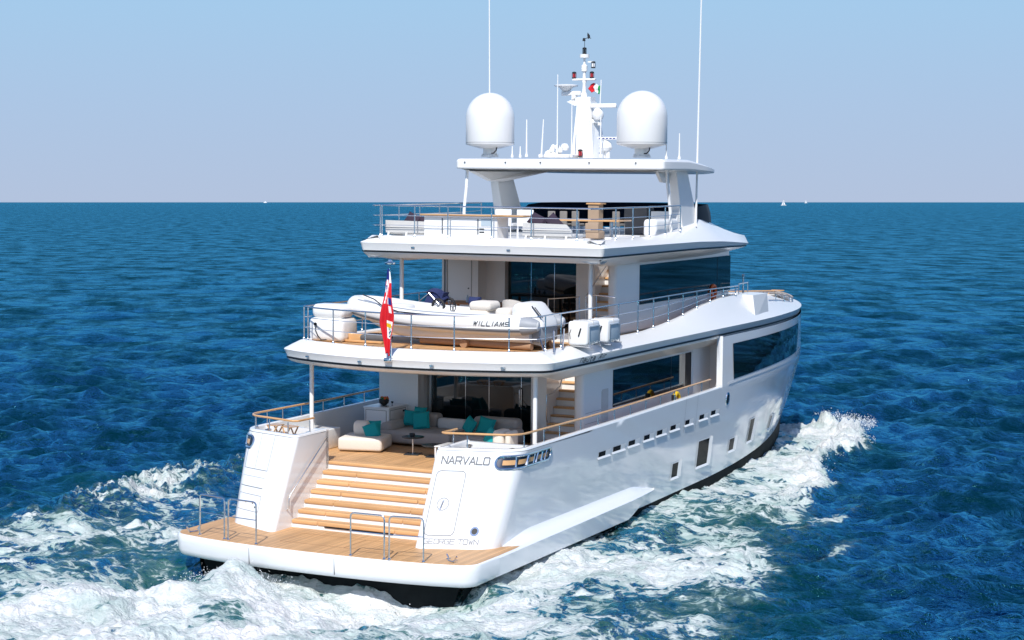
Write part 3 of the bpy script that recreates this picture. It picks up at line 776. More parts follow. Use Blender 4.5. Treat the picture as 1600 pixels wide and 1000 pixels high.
# upper deck rail : port side, round the stern, starboard side to the forward locker
half = [(x, y) for x, y in offs(UP, .50) if y < 15.4]
st = [(x, y, ctop(y)) for x, y in half]; po = [(-x, y, z) for x, y, z in st[::-1]]
full = po+st[1:]
pth, L = along(full, np.linspace(0, sum(np.linalg.norm(np.diff(np.array(full), axis=0), axis=1)), 160))
up_top = 5.31
def rail_abs(path, ztop_, stan, mids, name, m='steel', r=.02):
    t = MB(); t.tube([(x, y, ztop_(y)) for x, y, z in path], r, 8)
    for f in mids: t.tube([(x, y, lerp(z, ztop_(y), f)) for x, y, z in path], .010, 6)
    o = t.build(name, m, Y)
    for (x, y, z) in stan:
        s = MB(); s.tube([(x, y, z-.02), (x, y, ztop_(y)-.01)], .018, 8); s.lathe([(.035, -.01), (.035, .02), (.02, .05), (0, .05)], (x, y, z), 8); s.build('stanchion', 'steel', o)
    return o
uzt = lambda y: interp(y, (0, 5, 12, 16), (5.29, 5.30, 5.33, 5.30))
def pick(path, targets):
    P = np.array(path); out = []
    for tx, ty in targets:
        i = int(np.argmin((P[:, 0]-tx)**2+(P[:, 1]-ty)**2)); out.append(tuple(P[i]))
    return out
tg = [(-3.3, 1.05), (-3.15, .95), (-2.0, .6), (-.9, .3), (.3, .25), (1.5, .5), (2.75, .85), (3.26, 1.6), (3.26, 2.4), (3.26, 5.95)]+[(3.26, 7.2), (3.26, 8.35), (3.26, 9.45), (3.26, 10.5), (3.26, 11.6), (3.26, 12.6), (3.26, 13.7), (3.2, 14.9)]+[(-3.26, y) for y in (2.5, 4.0, 5.4, 7.0, 8.5, 10, 11.5, 13, 14.5)]
rail_abs(pth, uzt, pick(pth, tg), (.36, .68), 'upper_deck_railing')
# bow rail with teak cap
hb_ = [(x, y) for x, y in offs(UP, .30) if y > 17.4]
fb = [(x, y, ctop(y)-.05) for x, y in hb_]
bw = fb+[(-x, y, z) for x, y, z in fb[::-1]]
t = MB(); t.tube([(x, y, z+interp(y, (17, 19, 24, 29), (.10, .16, .2, .2))) for x, y, z in bw], .022, 8); bro = t.build('bow_railing', 'varnish', Y)
for i in range(2, len(bw)-1, 3):
    x, y, z = bw[i]; s = MB(); s.tube([(x, y, z-.05), (x, y, z+.16)], .016, 8); s.build('stanchion', 'steel', bro)
g = MB(); g.tube([(3.1, 15.6, 5.0), (3.1, 15.6, 5.33), (2.9, 17.0, 5.30), (2.9, 17.0, 5.0)], .018, 8); g.tube([(2.75, 17.0, 4.9), (2.75, 17.0, 5.5)], .03, 8); g.lathe([(0, 0), (.05, 0), (.05, .06), (0, .09)], (2.75, 17.0, 5.48), 10); g.build('gate_rail', 'steel', Y)
# sun deck rail
half = [(x, y) for x, y in offs(SP, .42) if y < 10.9]
st = [(x, y, 6.96+max(0, y-9)*.06) for x, y in half]; po = [(-x, y, z) for x, y, z in st[::-1]]
full = po+st[1:]; pth, L = along(full, np.linspace(0, sum(np.linalg.norm(np.diff(np.array(full), axis=0), axis=1)), 140))
tg = [(-3.13, 4.65), (-3.0, 4.6), (-2.12, 4.6), (-1.0, 4.6), (.2, 4.6), (1.4, 4.6), (2.63, 4.6), (3.1, 5.9), (3.1, 7.1), (3.1, 8.3), (3.1, 9.4), (3.1, 10.6)]+[(-3.1, y) for y in (5.6, 6.8, 8.0, 9.2, 10.5)]
rail_abs(pth, lambda y: interp(y, (4, 11), (7.78, 7.78)), pick(pth, tg), (.36, .68), 'sun_deck_railing')
# varnished handrails on the bulwark and wings
for side in (1, -1):
    fp = plan(2.41); o = offs(fp, .09)
    pts = [(x*side, y, zt(y)) for (x, y) in o if y < 11.7]
    seg, L = along(pts, np.linspace(0, sum(np.linalg.norm(np.diff(np.array(pts), axis=0), axis=1)), 90))
    seg = [p for p in seg]
    seg = [seg[k] for k in range(len(seg)) if k > 2]
    t = MB(); t.tube([(x, y, z+interp(y, (-1.4, 0, 3, 12), (.33, .31, .27, .26))) for x, y, z in seg], .026, 10)
    ro = t.build('bulwark_handrail', 'varnish' if side == 1 else 'varnish', Y)
    idx = [1, 8, 16, 22, 27]+list(range(34, 86, 6)) if side == 1 else [1, 6, 10, 13, 16, 19, 23, 28]+list(range(34, 86, 6))
    for i in idx:
        x, y, z = seg[i]; s = MB(); s.tube([(x, y, z-.01), (x, y, z+.28)], .015, 8); s.build('stanchion', 'steel', ro)
# stern gate hoops on the platform
GH = [(-3.19, -3.41, -2.39, -3.57), (-2.27, -3.59, -1.43, -3.70), (1.08, -3.74, 1.92, -3.72), (2.04, -3.71, 2.82, -3.58)]
for (x0, y0, x1, y1) in GH:
    t = MB(); z0, z1, r = .27, 1.23, .09
    p = [(0, z0), (0, z1-r)]+[(r-r*math.cos(R(a)), z1-r+r*math.sin(R(a))) for a in (30, 60, 90)]
    q = [(1-a, b) for a, b in p[::-1]]
    L = math.hypot(x1-x0, y1-y0); ux, uy = (x1-x0)/L, (y1-y0)/L
    P = [(x0+ux*a, y0+uy*a, b) for a, b in p]+[(x1-ux*a, y1-uy*a, b) for a, b in p[::-1]]
    t.tube(P, .019, 10); t.tube([(x0, y0, .82), (x1, y1, .82)], .012, 8)
    t.lathe([(.04, 0), (.04, .015), (.02, .04)], (x0, y0, .274), 10); t.lathe([(.04, 0), (.04, .015), (.02, .04)], (x1, y1, .274), 10)
    t.build('stern_hoop', 'chrome', Y)
# cleats on the platform corners
for x, y, rz in ((-3.52, -3.2, 60), (3.35, -3.28, -25)):
    t = MB(); c, s_ = math.cos(R(rz)), math.sin(R(rz))
    for d in (-.12, .12):
        t.tube([(x+c*d, y+s_*d, .27), (x+c*d, y+s_*d, .36), (x+c*d*1.5, y+s_*d*1.5, .42)], .018, 8)
        t.tube([(x+c*d-s_*.06, y+s_*d+c*.06, .33), (x+c*d+s_*.06, y+s_*d-c*.06, .33)], .012, 8)
    t.tube([(x-c*.12, y-s_*.12, .29), (x+c*.12, y+s_*.12, .29)], .016, 8)
    t.build('mooring_cleat', 'chrome', Y)
# handrails along the stair walls
for side in (1, -1):
    t = MB(); x = side*(XIN-.06)
    t.tube([(side*XIN, -.05, 2.22), (x, -.1, 2.22), (x, -.15, 2.2), (x, -1.75, 1.05), (x, -1.78, .95), (x, -1.78, .75), (side*XIN, -1.8, .72)], .016, 8)
    t.build('stair_handrail', 'steel', Y)
# mooring bitts inside the wings
for side in (1, -1):
    for x, y in ((2.25, -.85), (2.85, -.78), (3.35, -.35), (2.2, -.3)):
        t = MB(); t.lathe([(.09, 0), (.09, .03), (.045, .06), (.04, .26), (.085, .30), (.085, .33), (.0, .35)], (x*side, y, 2.03), 14); t.tube([(x*side-.13, y, 2.24), (x*side+.13, y, 2.24)], .02, 8); t.build('mooring_bitt', 'chrome', Y)

# ---------------- hardtop equipment
def dome(x):
    t = MB(); c = (x, 9.5, 0); r = .70
    prof = [(.30, 9.36), (.52, 9.42), (r*.985, 9.465), (r, 9.49), (r, 10.24)]
    prof += [(r*math.cos(a), 10.24+.71*math.sin(a)) for a in np.linspace(0, math.pi/2, 12)[1:]]
    t.lathe(prof, c, 40); o = t.build('radome', 'white', Y, ang=60)
    t = MB(); t.lathe([(.0, 9.11), (.25, 9.11), (.25, 9.16), (.20, 9.17), (.20, 9.36), (.31, 9.38)], c, 24)
    for k in range(8): t.box((x+.22*math.cos(k*.785)-.02, 9.5+.22*math.sin(k*.785)-.02, 9.15), (x+.22*math.cos(k*.785)+.02, 9.5+.22*math.sin(k*.785)+.02, 9.2))
    t.build('radome_pedestal', 'white', o)
    t = MB(); t.tube([(x+.16, 9.3, 9.22), (x+.25, 9.24, 9.22), (x+.33, 9.24, 9.30), (x+.32, 9.3, 9.40)], .018, 8); t.build('cable', 'rubber', o)
    t = MB(); t.lathe([(r+.003, 9.52), (r+.003, 9.53)], c, 40); t.build('seam', 'line', o)
dome(-2.34); dome(2.37)
ms = MB()
mx, my = 0.1, 10.75
ms.add([(mx-.33, my-.25, 9.1), (mx+.36, my-.25, 9.1), (mx+.50, my+.45, 9.1), (mx-.20, my+.6, 9.1), (mx-.32, my+.1, 10.72), (mx+.10, my+.1, 10.72), (mx+.12, my+.5, 10.72), (mx-.25, my+.5, 10.72)], [(0, 1, 5, 4), (1, 2, 6, 5), (2, 3, 7, 6), (3, 0, 4, 7), (4, 5, 6, 7)])
ms.prism([(mx-.05, my-.27, 9.1), (mx+.25, my-.27, 9.1), (mx+.12, my+.05, 10.6), (mx+.06, my+.05, 10.6), (mx-.12, my-.1, 10.0)], (0, -.04, 0))
ms.prism([(mx-.65, my+.1, 10.72), (mx-.4, my+.1, 10.60), (mx+.1, my+.1, 10.68), (mx+.1, my+.1, 10.86), (mx-.3, my+.1, 10.86)], (0, .35, 0))
mo = ms.build('mast', 'white', Y, smooth=False)
t = MB(); mp_ = (mx-.17, my+.25)
t.lathe([(.09, 10.8), (.09, 10.95), (.055, 11.0), (.05, 11.25), (.07, 11.30), (.05, 11.4), (.045, 11.55), (.05, 11.58), (.09, 11.6), (.09, 11.75), (.04, 11.8), (.03, 11.9), (.04, 11.97), (.14, 11.98), (.14, 12.08), (0, 12.09)], (mp_[0], mp_[1], 0), 14); t.build('mast_pole', 'white', mo)
t = MB(); t.box((mp_[0]-.36, mp_[1]-.06, 11.33), (mp_[0]+.36, mp_[1]+.06, 11.39), bev=.02); t.box((mp_[0]+.12, mp_[1]-.04, 11.84), (mp_[0]+.3, mp_[1]+.04, 11.88)); t.build('yardarm', 'white', mo)
def lamp(x, y, z, lens, s=1):
    t = MB(); t.lathe([(0, 0), (.062*s, 0), (.062*s, .03*s), (.045*s, .035*s)], (x, y, z), 12, 0); t.lathe([(.045*s, .035*s), (.045*s, .15*s)], (x, y, z), 12, 1); t.lathe([(.045*s, .15*s), (.062*s, .155*s), (.06*s, .185*s), (.02*s, .2*s), (0, .2*s)], (x, y, z), 12, 0)
    for k in range(4): t.tube([(x+.058*s*math.cos(k*1.57+.5), y+.058*s*math.sin(k*1.57+.5), z+.02), (x+.058*s*math.cos(k*1.57+.5), y+.058*s*math.sin(k*1.57+.5), z+.17*s)], .007, 5, 0)
    return t.build('navigation_lamp', ['rubber', lens], mo)
lamp(mp_[0]-.32, mp_[1], 11.39, 'lens'); lamp(mp_[0]+.24, mp_[1], 11.39, 'lens'); lamp(mp_[0], mp_[1], 12.09, 'glass', .95); lamp(mp_[0]+.28, mp_[1], 11.68, 'fwhite'); lamp(mx+.02, my-.4, 9.13, 'lens', 1.1); lamp(mx-.78, my-.6, 9.13, 'lens', 1.1)
t = MB(); x, y = mp_; t.tube([(x, y, 12.28), (x, y, 12.48)], .008, 6); t.lathe([(0, 0), (.045, 0), (.035, .08), (0, .09)], (x-.02, y, 12.46), 10); t.tube([(x, y, 12.52), (x+.12, y, 12.56), (x+.2, y, 12.53)], .01, 6); t.prism([(x+.10, y, 12.52), (x+.17, y, 12.54), (x+.16, y, 12.62), (x+.09, y, 12.70), (x+.08, y, 12.63)], (0, .012, 0)); t.build('wind_vane', 'rubber', mo)
t = MB(); t.lathe([(0, 11.02), (.12, 11.04), (.2, 11.14), (.34, 11.17), (.35, 11.2), (.3, 11.22), (0, 11.23)], (mx-.72, my+.2, 0), 20); t.box((mx-.85, my+.12, 10.9), (mx-.25, my+.28, 11.03), bev=.03); t.box((mx-.5, my+.1, 10.75), (mx-.38, my+.25, 10.95)); t.build('satellite_disc', 'white', mo)
t = MB(); t.box((mx+.13, my+.02, 10.53), (mx+.93, my+.12, 10.66), bev=.03); t.lathe([(0, 10.17), (.12, 10.2), (.17, 10.3), (.16, 10.42), (.10, 10.5), (.06, 10.55), (0, 10.55)], (mx+.34, my+.1, 0), 16); t.box((mx+.1, my+.05, 10.1), (mx+.4, my+.3, 10.22), bev=.03); t.lathe([(0, 10.02), (.06, 10.04), (.06, 10.12)], (mx+.42, my+.05, 0), 10); t.build('radar_scanner', 'white', mo)
t = MB(); t.box((mx+.5, my-.3, 9.62), (mx+1.75, my-.18, 9.70), bev=.02); t.lathe([(0, 9.30), (.15, 9.31), (.2, 9.4), (.17, 9.52), (.08, 9.6), (0, 9.62)], (mx+.72, my-.2, 0), 16); t.lathe([(.06, 9.1), (.06, 9.3)], (mx+.66, my-.2, 0), 8); t.lathe([(.06, 9.1), (.06, 9.3)], (mx+.8, my-.2, 0), 8)
for k in range(7): t.box((mx+.55+k*.11, my-.303, 9.645), (mx+.62+k*.11, my-.297, 9.675), 1)
t.build('radar_scanner', ['white', 'blue'], mo)
def aerial(x, y, z0, z1, r=.016, lx=0, name='whip_aerial', tip=True):
    t = MB(); L = z1-z0; t.tube([(x, y, z0), (x+lx*.2, y, z0+L*.2), (x+lx, y, z1)], [r*1.25, r*1.1, r*.75], 8); t.lathe([(r*2, 0), (r*2, .05), (r*1.2, .09)], (x, y, z0), 8)
    t.build(name, 'white', Y)
aerial(-2.55, 9.9, 9.1, 13.95, .022, -.05); aerial(-1.22, 9.6, 9.12, 10.18, .022); aerial(-.75, 9.6, 9.12, 10.18, .022, .06); aerial(-.35, 9.8, 9.12, 11.45, .018); aerial(.10, 9.8, 9.12, 10.72, .018)
aerial(.34, 11.1, 9.12, 11.35, .02, .08); aerial(.95, 9.9, 9.12, 10.25, .02); aerial(3.0, 9.75, 9.08, 9.5, .02); aerial(3.05, 10.6, 9.08, 9.8, .022); aerial(-1.55, 9.35, 9.1, 9.42, .02); aerial(-1.42, 9.6, 9.1, 9.42, .02)
aerial(3.0, 12.1, 7.15, 13.8, .028, .07)
t = MB(); t.lathe([(.05, 0), (.05, .1), (.03, .16), (0, .16)], (3.02, 12.0, 7.02), 10); t.tube([(3.08, 11.9, 7.15), (3.16, 11.85, 6.98)], .03, 8); t.build('aerial_socket', 'rubber', Y)
t = MB()
for k in range(14): t.lathe([(0, 0), (.07, .01), (.08, .07), (.05, .13), (0, .15)], (-.75+.5*random.random(), 9.9+.4*random.random(), 9.1+.25*random.random()), 8)
t.box((-.95, 9.8, 9.1), (.0, 10.5, 9.2), bev=.03); t.lathe([(0, 9.3), (.1, 9.32), (.13, 9.4), (.08, 9.5), (0, 9.52)], (-.3, 10.2, 0), 12); t.build('searchlight_cluster', 'white', Y)

# ---------------- sun deck fittings
t = MB(); t.box((-1.95, 4.95, 6.93), (.22, 5.6, 7.52)); t.build('bar_counter', 'white', Y, smooth=False)
t = MB(); t.box((-2.05, 4.88, 7.52), (1.0, 5.65, 7.565), bev=.01); t.build('bar_top', 'varnish', Y)
t = MB(); t.box((-1.35, 4.943, 7.05), (-.4, 4.95, 7.46)); t.box((-.36, 4.943, 7.05), (-.33, 4.95, 7.46), 1); t.box((-1.42, 4.943, 7.05), (-1.39, 4.95, 7.46), 1); t.box((-.25, 4.94, 7.28), (.06, 4.95, 7.45), 2)
for z in (7.10, 7.18): t.box((-.3, 4.94, z), (-.16, 4.95, z+.03), 3)
t.build('bar_front', ['white', 'letter', 'pgrey', 'rubber'], Y, smooth=False)
# dark windscreen round the front of the sun deck
ws = MB(); g = [[], [], []]
for x, y, hh_ in [(2.88, 12.6, -.22), (2.86, 13.0, -.05), (2.8, 13.8, 0), (2.5, 14.8, 0), (1.8, 15.5, .0), (.9, 15.8, 0), (0, 15.9, 0)]:
    for k, (z, d) in enumerate(((7.0, 0), (7.5+hh_, .05), (7.76+hh_, .12))): g[k].append((x-d*x/3, y-d, z))
g = [[p for p in r]+[(-x, y, z) for x, y, z in r[::-1][1:]] for r in g]
ws.grid(g); ws.build('wind_deflector', 'navy', Y)
t = MB(); t.box((2.1, 10.9, 6.93), (2.9, 11.3, 7.6)); t.box((2.55, 9.2, 6.93), (2.95, 10.9, 7.42), bev=.1); t.build('helm_console', 'white', Y)
t = MB(); t.box((.72, 9.6, 6.93), (1.05, 9.9, 7.80), 0); t.box((.68, 9.56, 7.80), (1.12, 9.95, 7.84), 1); t.build('tall_cabinet', ['tan', 'varnish'], Y, smooth=False)
t = MB(); t.box((1.25, 10.95, 6.93), (1.95, 11.5, 7.72)); t.build('dark_cabinet', 'dgrey', Y, smooth=False)

# deck crane housing, small fittings
t = MB(); t.box((-3.30, 1.35, 4.40), (-2.28, 2.15, 5.0), bev=.13); to = t.build('crane_housing', 'white', Y, ang=50)
t = MB(); t.box((-3.24, 1.40, 4.99), (-2.3, 2.0, 5.34), bev=.13); t.build('crane_head', 'white', to, ang=50)
t = MB(); t.tube([(-3.05, 1.36, 4.82), (-3.05, 1.31, 4.7), (-2.95, 1.28, 4.55), (-2.8, 1.2, 4.46), (-2.65, 1.2, 4.47)], .014, 6); t.lathe([(0, 0), (.04, 0), (.04, .03)], (-3.05, 1.33, 4.84), 8, 0, 'y'); t.build('power_cable', 'rubber', to)
for x in (-2.6, -.5): pass
for x in (-2.6, -.85, 1.1, 2.75):
    nl = MB(); y = -.26+1.0*(x/3.75)**2; nl.box((x-.05, y+.01, 4.115), (x+.05, y+.1, 4.15)); nl.build('fascia_lamp', 'steel', Y)
for x in (-1.9, .9):
    nl = MB(); nl.box((x-.05, 4.235, 6.68), (x+.05, 4.27, 6.715)); nl.build('fascia_lamp', 'steel', Y)
for x in (-3.0, -2.2, -1.3, -.2, .9, 2.0):
    nl = MB(); nl.lathe([(0, 0), (.018, 0), (.018, .012), (0, .012)], (x, 4.47, 6.88), 8, 0); nl.build('deck_edge_stud', 'letter', Y)
# builder script on the starboard fascia
lt = MB(); yy = 2.55
for c in 'nauta Qir':
    if c == ' ': yy += .16; continue
    for stt in GL[c]:
        for (a0, z0), (a1, z1) in zip(stt[:-1], stt[1:]):
            dy, dz = (a1-a0)*.15, (z1-z0)*.085; L = math.hypot(dy, dz)
            if L < 1e-6: continue
            nx, nz = -dz/L*.014, dy/L*.014; p0 = (yy+a0*.15, 4.09+z0*.085); p1 = (yy+a1*.15, 4.09+z1*.085)
            fx = lambda z: 3.76-.075*(4.235-z)/.17+.006
            lt.add([(fx(p0[1]+nz), p0[0]+nx, p0[1]+nz), (fx(p1[1]+nz), p1[0]+nx, p1[1]+nz), (fx(p1[1]-nz), p1[0]-nx, p1[1]-nz), (fx(p0[1]-nz), p0[0]-nx, p0[1]-nz)], [(0, 1, 2, 3)])
    yy += .19 if c != 'i' else .13
lt.build('fascia_lettering', 'letter', Y, smooth=False)
# ensign staff
t = MB(); t.tube([(.02, -.20, 4.28), (.05, -.05, 5.3), (.0, -.18, 6.5)][0:1]+[(.0, -.20, 6.5)], [.03, .02], 10); t.lathe([(0, 0), (.12, .02), (.13, .05), (.05, .08), (.04, .12), (0, .14)], (.0, -.20, 6.48), 14); t.box((-.1, -.34, 4.18), (.1, -.12, 4.28), bev=.03)
t.build('ensign_staff', 'chrome', Y)

# ================================================================== things standing on the yacht
def cushion(mb, c, w, h, t, tilt=0, rz=0, roll=0, mi=0):
    # puffed square cushion: width w, height h, thickness t; leaning back by tilt
    n = 9; Mx = Matrix.Translation(c) @ Matrix.Rotation(rz, 4, 'Z') @ Matrix.Rotation(tilt, 4, 'X') @ Matrix.Rotation(roll, 4, 'Y')
    for sgn in (1, -1):
        g = []
        for i in range(n+1):
            r = []
            for j in range(n+1):
                u, v = i/n*2-1, j/n*2-1
                k = max(0, (1-u**4)*(1-v**4))**.55
                pin = 1-.07*(1-abs(v)**2)*(abs(u)**2)-.0; pin2 = 1-.07*(1-abs(u)**2)*(abs(v)**2)
                p = Mx @ Vector((v*w/2*pin2 if False else v*w/2*(1-.06*(1-u*u)*v*v), sgn*t/2*k, u*h/2*(1-.06*(1-v*v)*u*u))); r.append(tuple(p))
            g.append(r)
        mb.grid(g, mi)
def thing_mesh(mb, name, m, label, cat, group=None, origin=None, **k):
    o = mb.build(name, m, None, origin=origin, **k); return tag(o, label, cat, group)

# modular sofa
sf = empty('modular_sofa', (-.2, 3.5, ZM), 'grey L-shaped outdoor sofa in the shade in front of the lower glass doors', 'sofa')
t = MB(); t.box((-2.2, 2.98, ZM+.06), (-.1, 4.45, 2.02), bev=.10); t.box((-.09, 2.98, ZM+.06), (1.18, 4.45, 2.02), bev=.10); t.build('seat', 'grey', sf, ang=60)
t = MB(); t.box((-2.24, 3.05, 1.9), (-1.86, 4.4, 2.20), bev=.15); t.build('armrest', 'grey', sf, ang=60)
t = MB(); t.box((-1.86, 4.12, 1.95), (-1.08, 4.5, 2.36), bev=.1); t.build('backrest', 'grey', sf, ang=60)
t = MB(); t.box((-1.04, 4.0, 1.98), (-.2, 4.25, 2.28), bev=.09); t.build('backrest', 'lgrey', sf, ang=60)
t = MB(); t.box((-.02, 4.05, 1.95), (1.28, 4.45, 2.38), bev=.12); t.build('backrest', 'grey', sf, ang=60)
t = MB(); t.box((.95, 3.0, 1.72), (1.42, 4.3, 2.16), bev=.14); t.build('armrest', 'grey', sf, ang=60)
CU = [((-1.72, 3.86, 2.25), .42, 'teal square cushion leaning at the left end of the grey sofa'), ((-1.55, 4.02, 2.34), .40, 'teal cushion standing at the back behind two others on the left of the sofa'), ((-1.28, 3.62, 2.24), .46, 'frontmost teal cushion of the three on the left side of the sofa'),
 ((.12, 3.66, 2.20), .42, 'teal cushion slumped against its neighbour, the left one on the right half of the sofa'), ((.55, 3.74, 2.20), .46, 'teal cushion at the right end of the sofa against the tall backrest')]
for i, (c, s_, lb) in enumerate(CU):
    t = MB(); cushion(t, c, s_, s_, .17, R(-18), R((10, -5, 12, -25, 8)[i]), R((2, 0, -8, 24, 12)[i])); thing_mesh(t, 'cushion', 'teal', lb, 'cushion', 'teal cushions on the cockpit seats', origin=(c[0], c[1], c[2]-s_/2))
# chaise in the sun
ch = empty('lounge_pouf', (-2.05, 2.1, ZM), 'cream low square lounge seat in the sun at the head of the stern steps', 'pouf')
t = MB(); t.box((-2.62, 1.55, ZM+.03), (-1.47, 2.6, ZM+.36), rz=R(15), bev=.07); t.build('seat', 'cream', ch, ang=60)
t = MB(); t.box((-2.42, 2.02, ZM+.34), (-1.98, 2.38, ZM+.72), rz=R(15), bev=.12); t.build('backrest', 'cream', ch, ang=60)
for c, rz, rl, lb in (((-1.93, 2.28, 2.16), 25, 0, 'teal cushion propped on the cream pouf, the one behind'), ((-1.86, 2.08, 2.12), 18, -22, 'bright teal cushion propped on the cream pouf, the one in front')):
    t = MB(); cushion(t, c, .40, .40, .13, R(-20), R(rz), R(rl)); thing_mesh(t, 'cushion', 'teal', lb, 'cushion', 'teal cushions on the cockpit seats', origin=(c[0], c[1], 1.95))
# armchair behind the starboard wing
ac = empty('low_armchair', (2.0, 1.95, ZM), 'cream low armchair seen over the wing below the starboard handrail', 'armchair')
t = MB(); t.box((1.35, 1.2, ZM+.03), (2.5, 2.3, 2.0), bev=.07); t.build('seat', 'cream', ac, ang=60)
t = MB(); t.box((1.72, 1.75, 1.95), (2.02, 2.3, 2.42), bev=.1); t.box((2.05, 1.8, 1.95), (2.2, 2.3, 2.40), bev=.07); t.build('backrest', 'cream', ac, ang=60)
t = MB(); cushion(t, (1.62, 1.9, 2.24), .40, .42, .13, R(-22), R(-30), R(18)); thing_mesh(t, 'cushion', 'teal', 'pale teal cushion on the armchair below the starboard handrail', 'cushion', 'teal cushions on the cockpit seats', origin=(1.62, 1.9, 2.03))
# round tables
for (x, y, r, z, lb) in ((-.58, 1.95, .285, 2.08, 'round dark side table with a small bowl between the pouf and the sofa'), (.10, 1.85, .33, 1.93, 'lower round dark side table beside the stern wing')):
    tb = empty('round_side_table', (x, y, ZM), lb, 'side table', 'round dark tables in the cockpit')
    q = MB(); q.lathe([(0, z-.03), (r-.02, z-.028), (r, z-.015), (r, z-.005), (r-.01, z), (0, z)], (x, y, 0), 32); q.build('tabletop', 'tabletop', tb)
    q = MB(); q.lathe([(.022, ZM+.02), (.022, z-.03)], (x, y, 0), 12); q.build('leg', 'steel', tb)
    q = MB(); q.box((x-.19, y-.19, ZM+.004), (x+.19, y+.19, ZM+.02), bev=.004, rz=R(12)); q.build('base', 'tabletop', tb)
q = MB(); q.lathe([(0, 0), (.06, 0), (.075, .04), (.07, .075), (.055, .07), (0, .04)], (-.62, 1.98, 2.082), 16); thing_mesh(q, 'small_bowl', 'tabletop', 'small dark bowl on the taller round side table', 'bowl', origin=(-.62, 1.98, 2.082))
wt = empty('white_side_table', (.95, 1.2, ZM), 'small white rectangular table behind the starboard stern wing', 'side table')
q = MB(); q.box((.68, .75, 2.06), (1.2, 1.45, 2.09), bev=.01); q.build('tabletop', 'white', wt)
for a, b in ((.71, .78), (1.17, .78), (.71, 1.42), (1.17, 1.42)):
    q = MB(); q.box((a-.015, b-.015, ZM+.004), (a+.015, b+.015, 2.06)); q.build('leg', 'white', wt, smooth=False)
# planted bowl and glass on the cabinet
pb = empty('planted_bowl', (-2.68, 4.1, 2.507), 'black bowl of orange flowers on the white cockpit cabinet', 'plant')
q = MB(); q.lathe([(0, 0), (.06, 0), (.125, .06), (.14, .12), (.125, .16), (.11, .155), (0, .13)], (-2.68, 4.1, 2.507), 20); q.build('bowl', 'rubber', pb)
q = MB()
for k in range(46):
    a, r_ = random.random()*6.28, .12*math.sqrt(random.random()); x, y, z = -2.68+r_*math.cos(a), 4.1+r_*math.sin(a), 2.66+.05*random.random(); s_ = .02+.012*random.random(); al = random.random()*6
    q.add([(x-s_*math.cos(al), y-s_*math.sin(al), z), (x, y, z+s_*1.6), (x+s_*math.cos(al), y+s_*math.sin(al), z+.01), (x, y, z-s_)], [(0, 1, 2, 3)], 0 if k % 3 else 1)
q.build('flowers', ['orange', 'green'], pb, smooth=False, recalc=False)
q = MB(); q.box((-2.62, 3.82, 2.507), (-2.44, 3.95, 2.515)); q.lathe([(0, 0), (.03, 0), (.006, .012), (.006, .06), (.035, .09), (.032, .12)], (-2.4, 4.05, 2.507), 12); thing_mesh(q, 'tray_with_glass', 'tabletop', 'dark tray and stemmed glass beside the bowl on the cockpit cabinet', 'tray', origin=(-2.5, 3.95, 2.507))
# folding teak stools stowed behind the port wing rail
for i, (x, y, rz, lb) in enumerate(((-3.1, -.42, 20, 'varnished teak folding stool behind the port wing rail, nearer the outer side'), (-2.62, -.5, -15, 'varnished teak folding stool behind the port wing rail, nearer the steps'))):
    if i == 0:
        s0 = empty('folding_stool', (x, y, 2.025), lb, 'stool', 'teak stools by the port rail')
        for a, b in ((-.14, .14), (.14, -.14)):
            for d in (-.13, .13):
                q = MB(); q.tube([(x+a, y+d, 2.03), (x+b, y+d, 2.48)], .018, 6); q.build('leg', 'varnish', s0)
        q = MB()
        for k in range(5): q.box((x-.16+k*.066, y-.16, 2.48), (x-.105+k*.066, y+.16, 2.5))
        q.build('seat', 'varnish', s0, smooth=False)
    else: copy_tree(s0, (x, y, 2.025), lb, R(rz))
# horseshoe buoy, life ring
q = MB(); P_ = [(3.5, 9.5+.2*math.cos(R(a)), 2.42+.21*math.sin(R(a))) for a in range(-50, 231, 20)]; q.tube(P_, .055, 10, 0); q.tube([(3.5, 9.30, 2.2), (3.5, 9.28, 2.6)], .065, 8, 1)
thing_mesh(q, 'horseshoe_buoy', ['yellow', 'rubber'], 'yellow and black horseshoe buoy hung inside the starboard bulwark handrail', 'life buoy', origin=(3.5, 9.5, 2.3))
q = MB(); q.tube([(2.83, 14.1+.2*math.cos(R(a)), 5.15+.2*math.sin(R(a))) for a in range(0, 360, 20)], .05, 8, closed=True)
thing_mesh(q, 'life_ring', 'orange', 'orange life ring on the side of the upper deck house', 'life buoy', origin=(2.83, 14.1, 5.0))
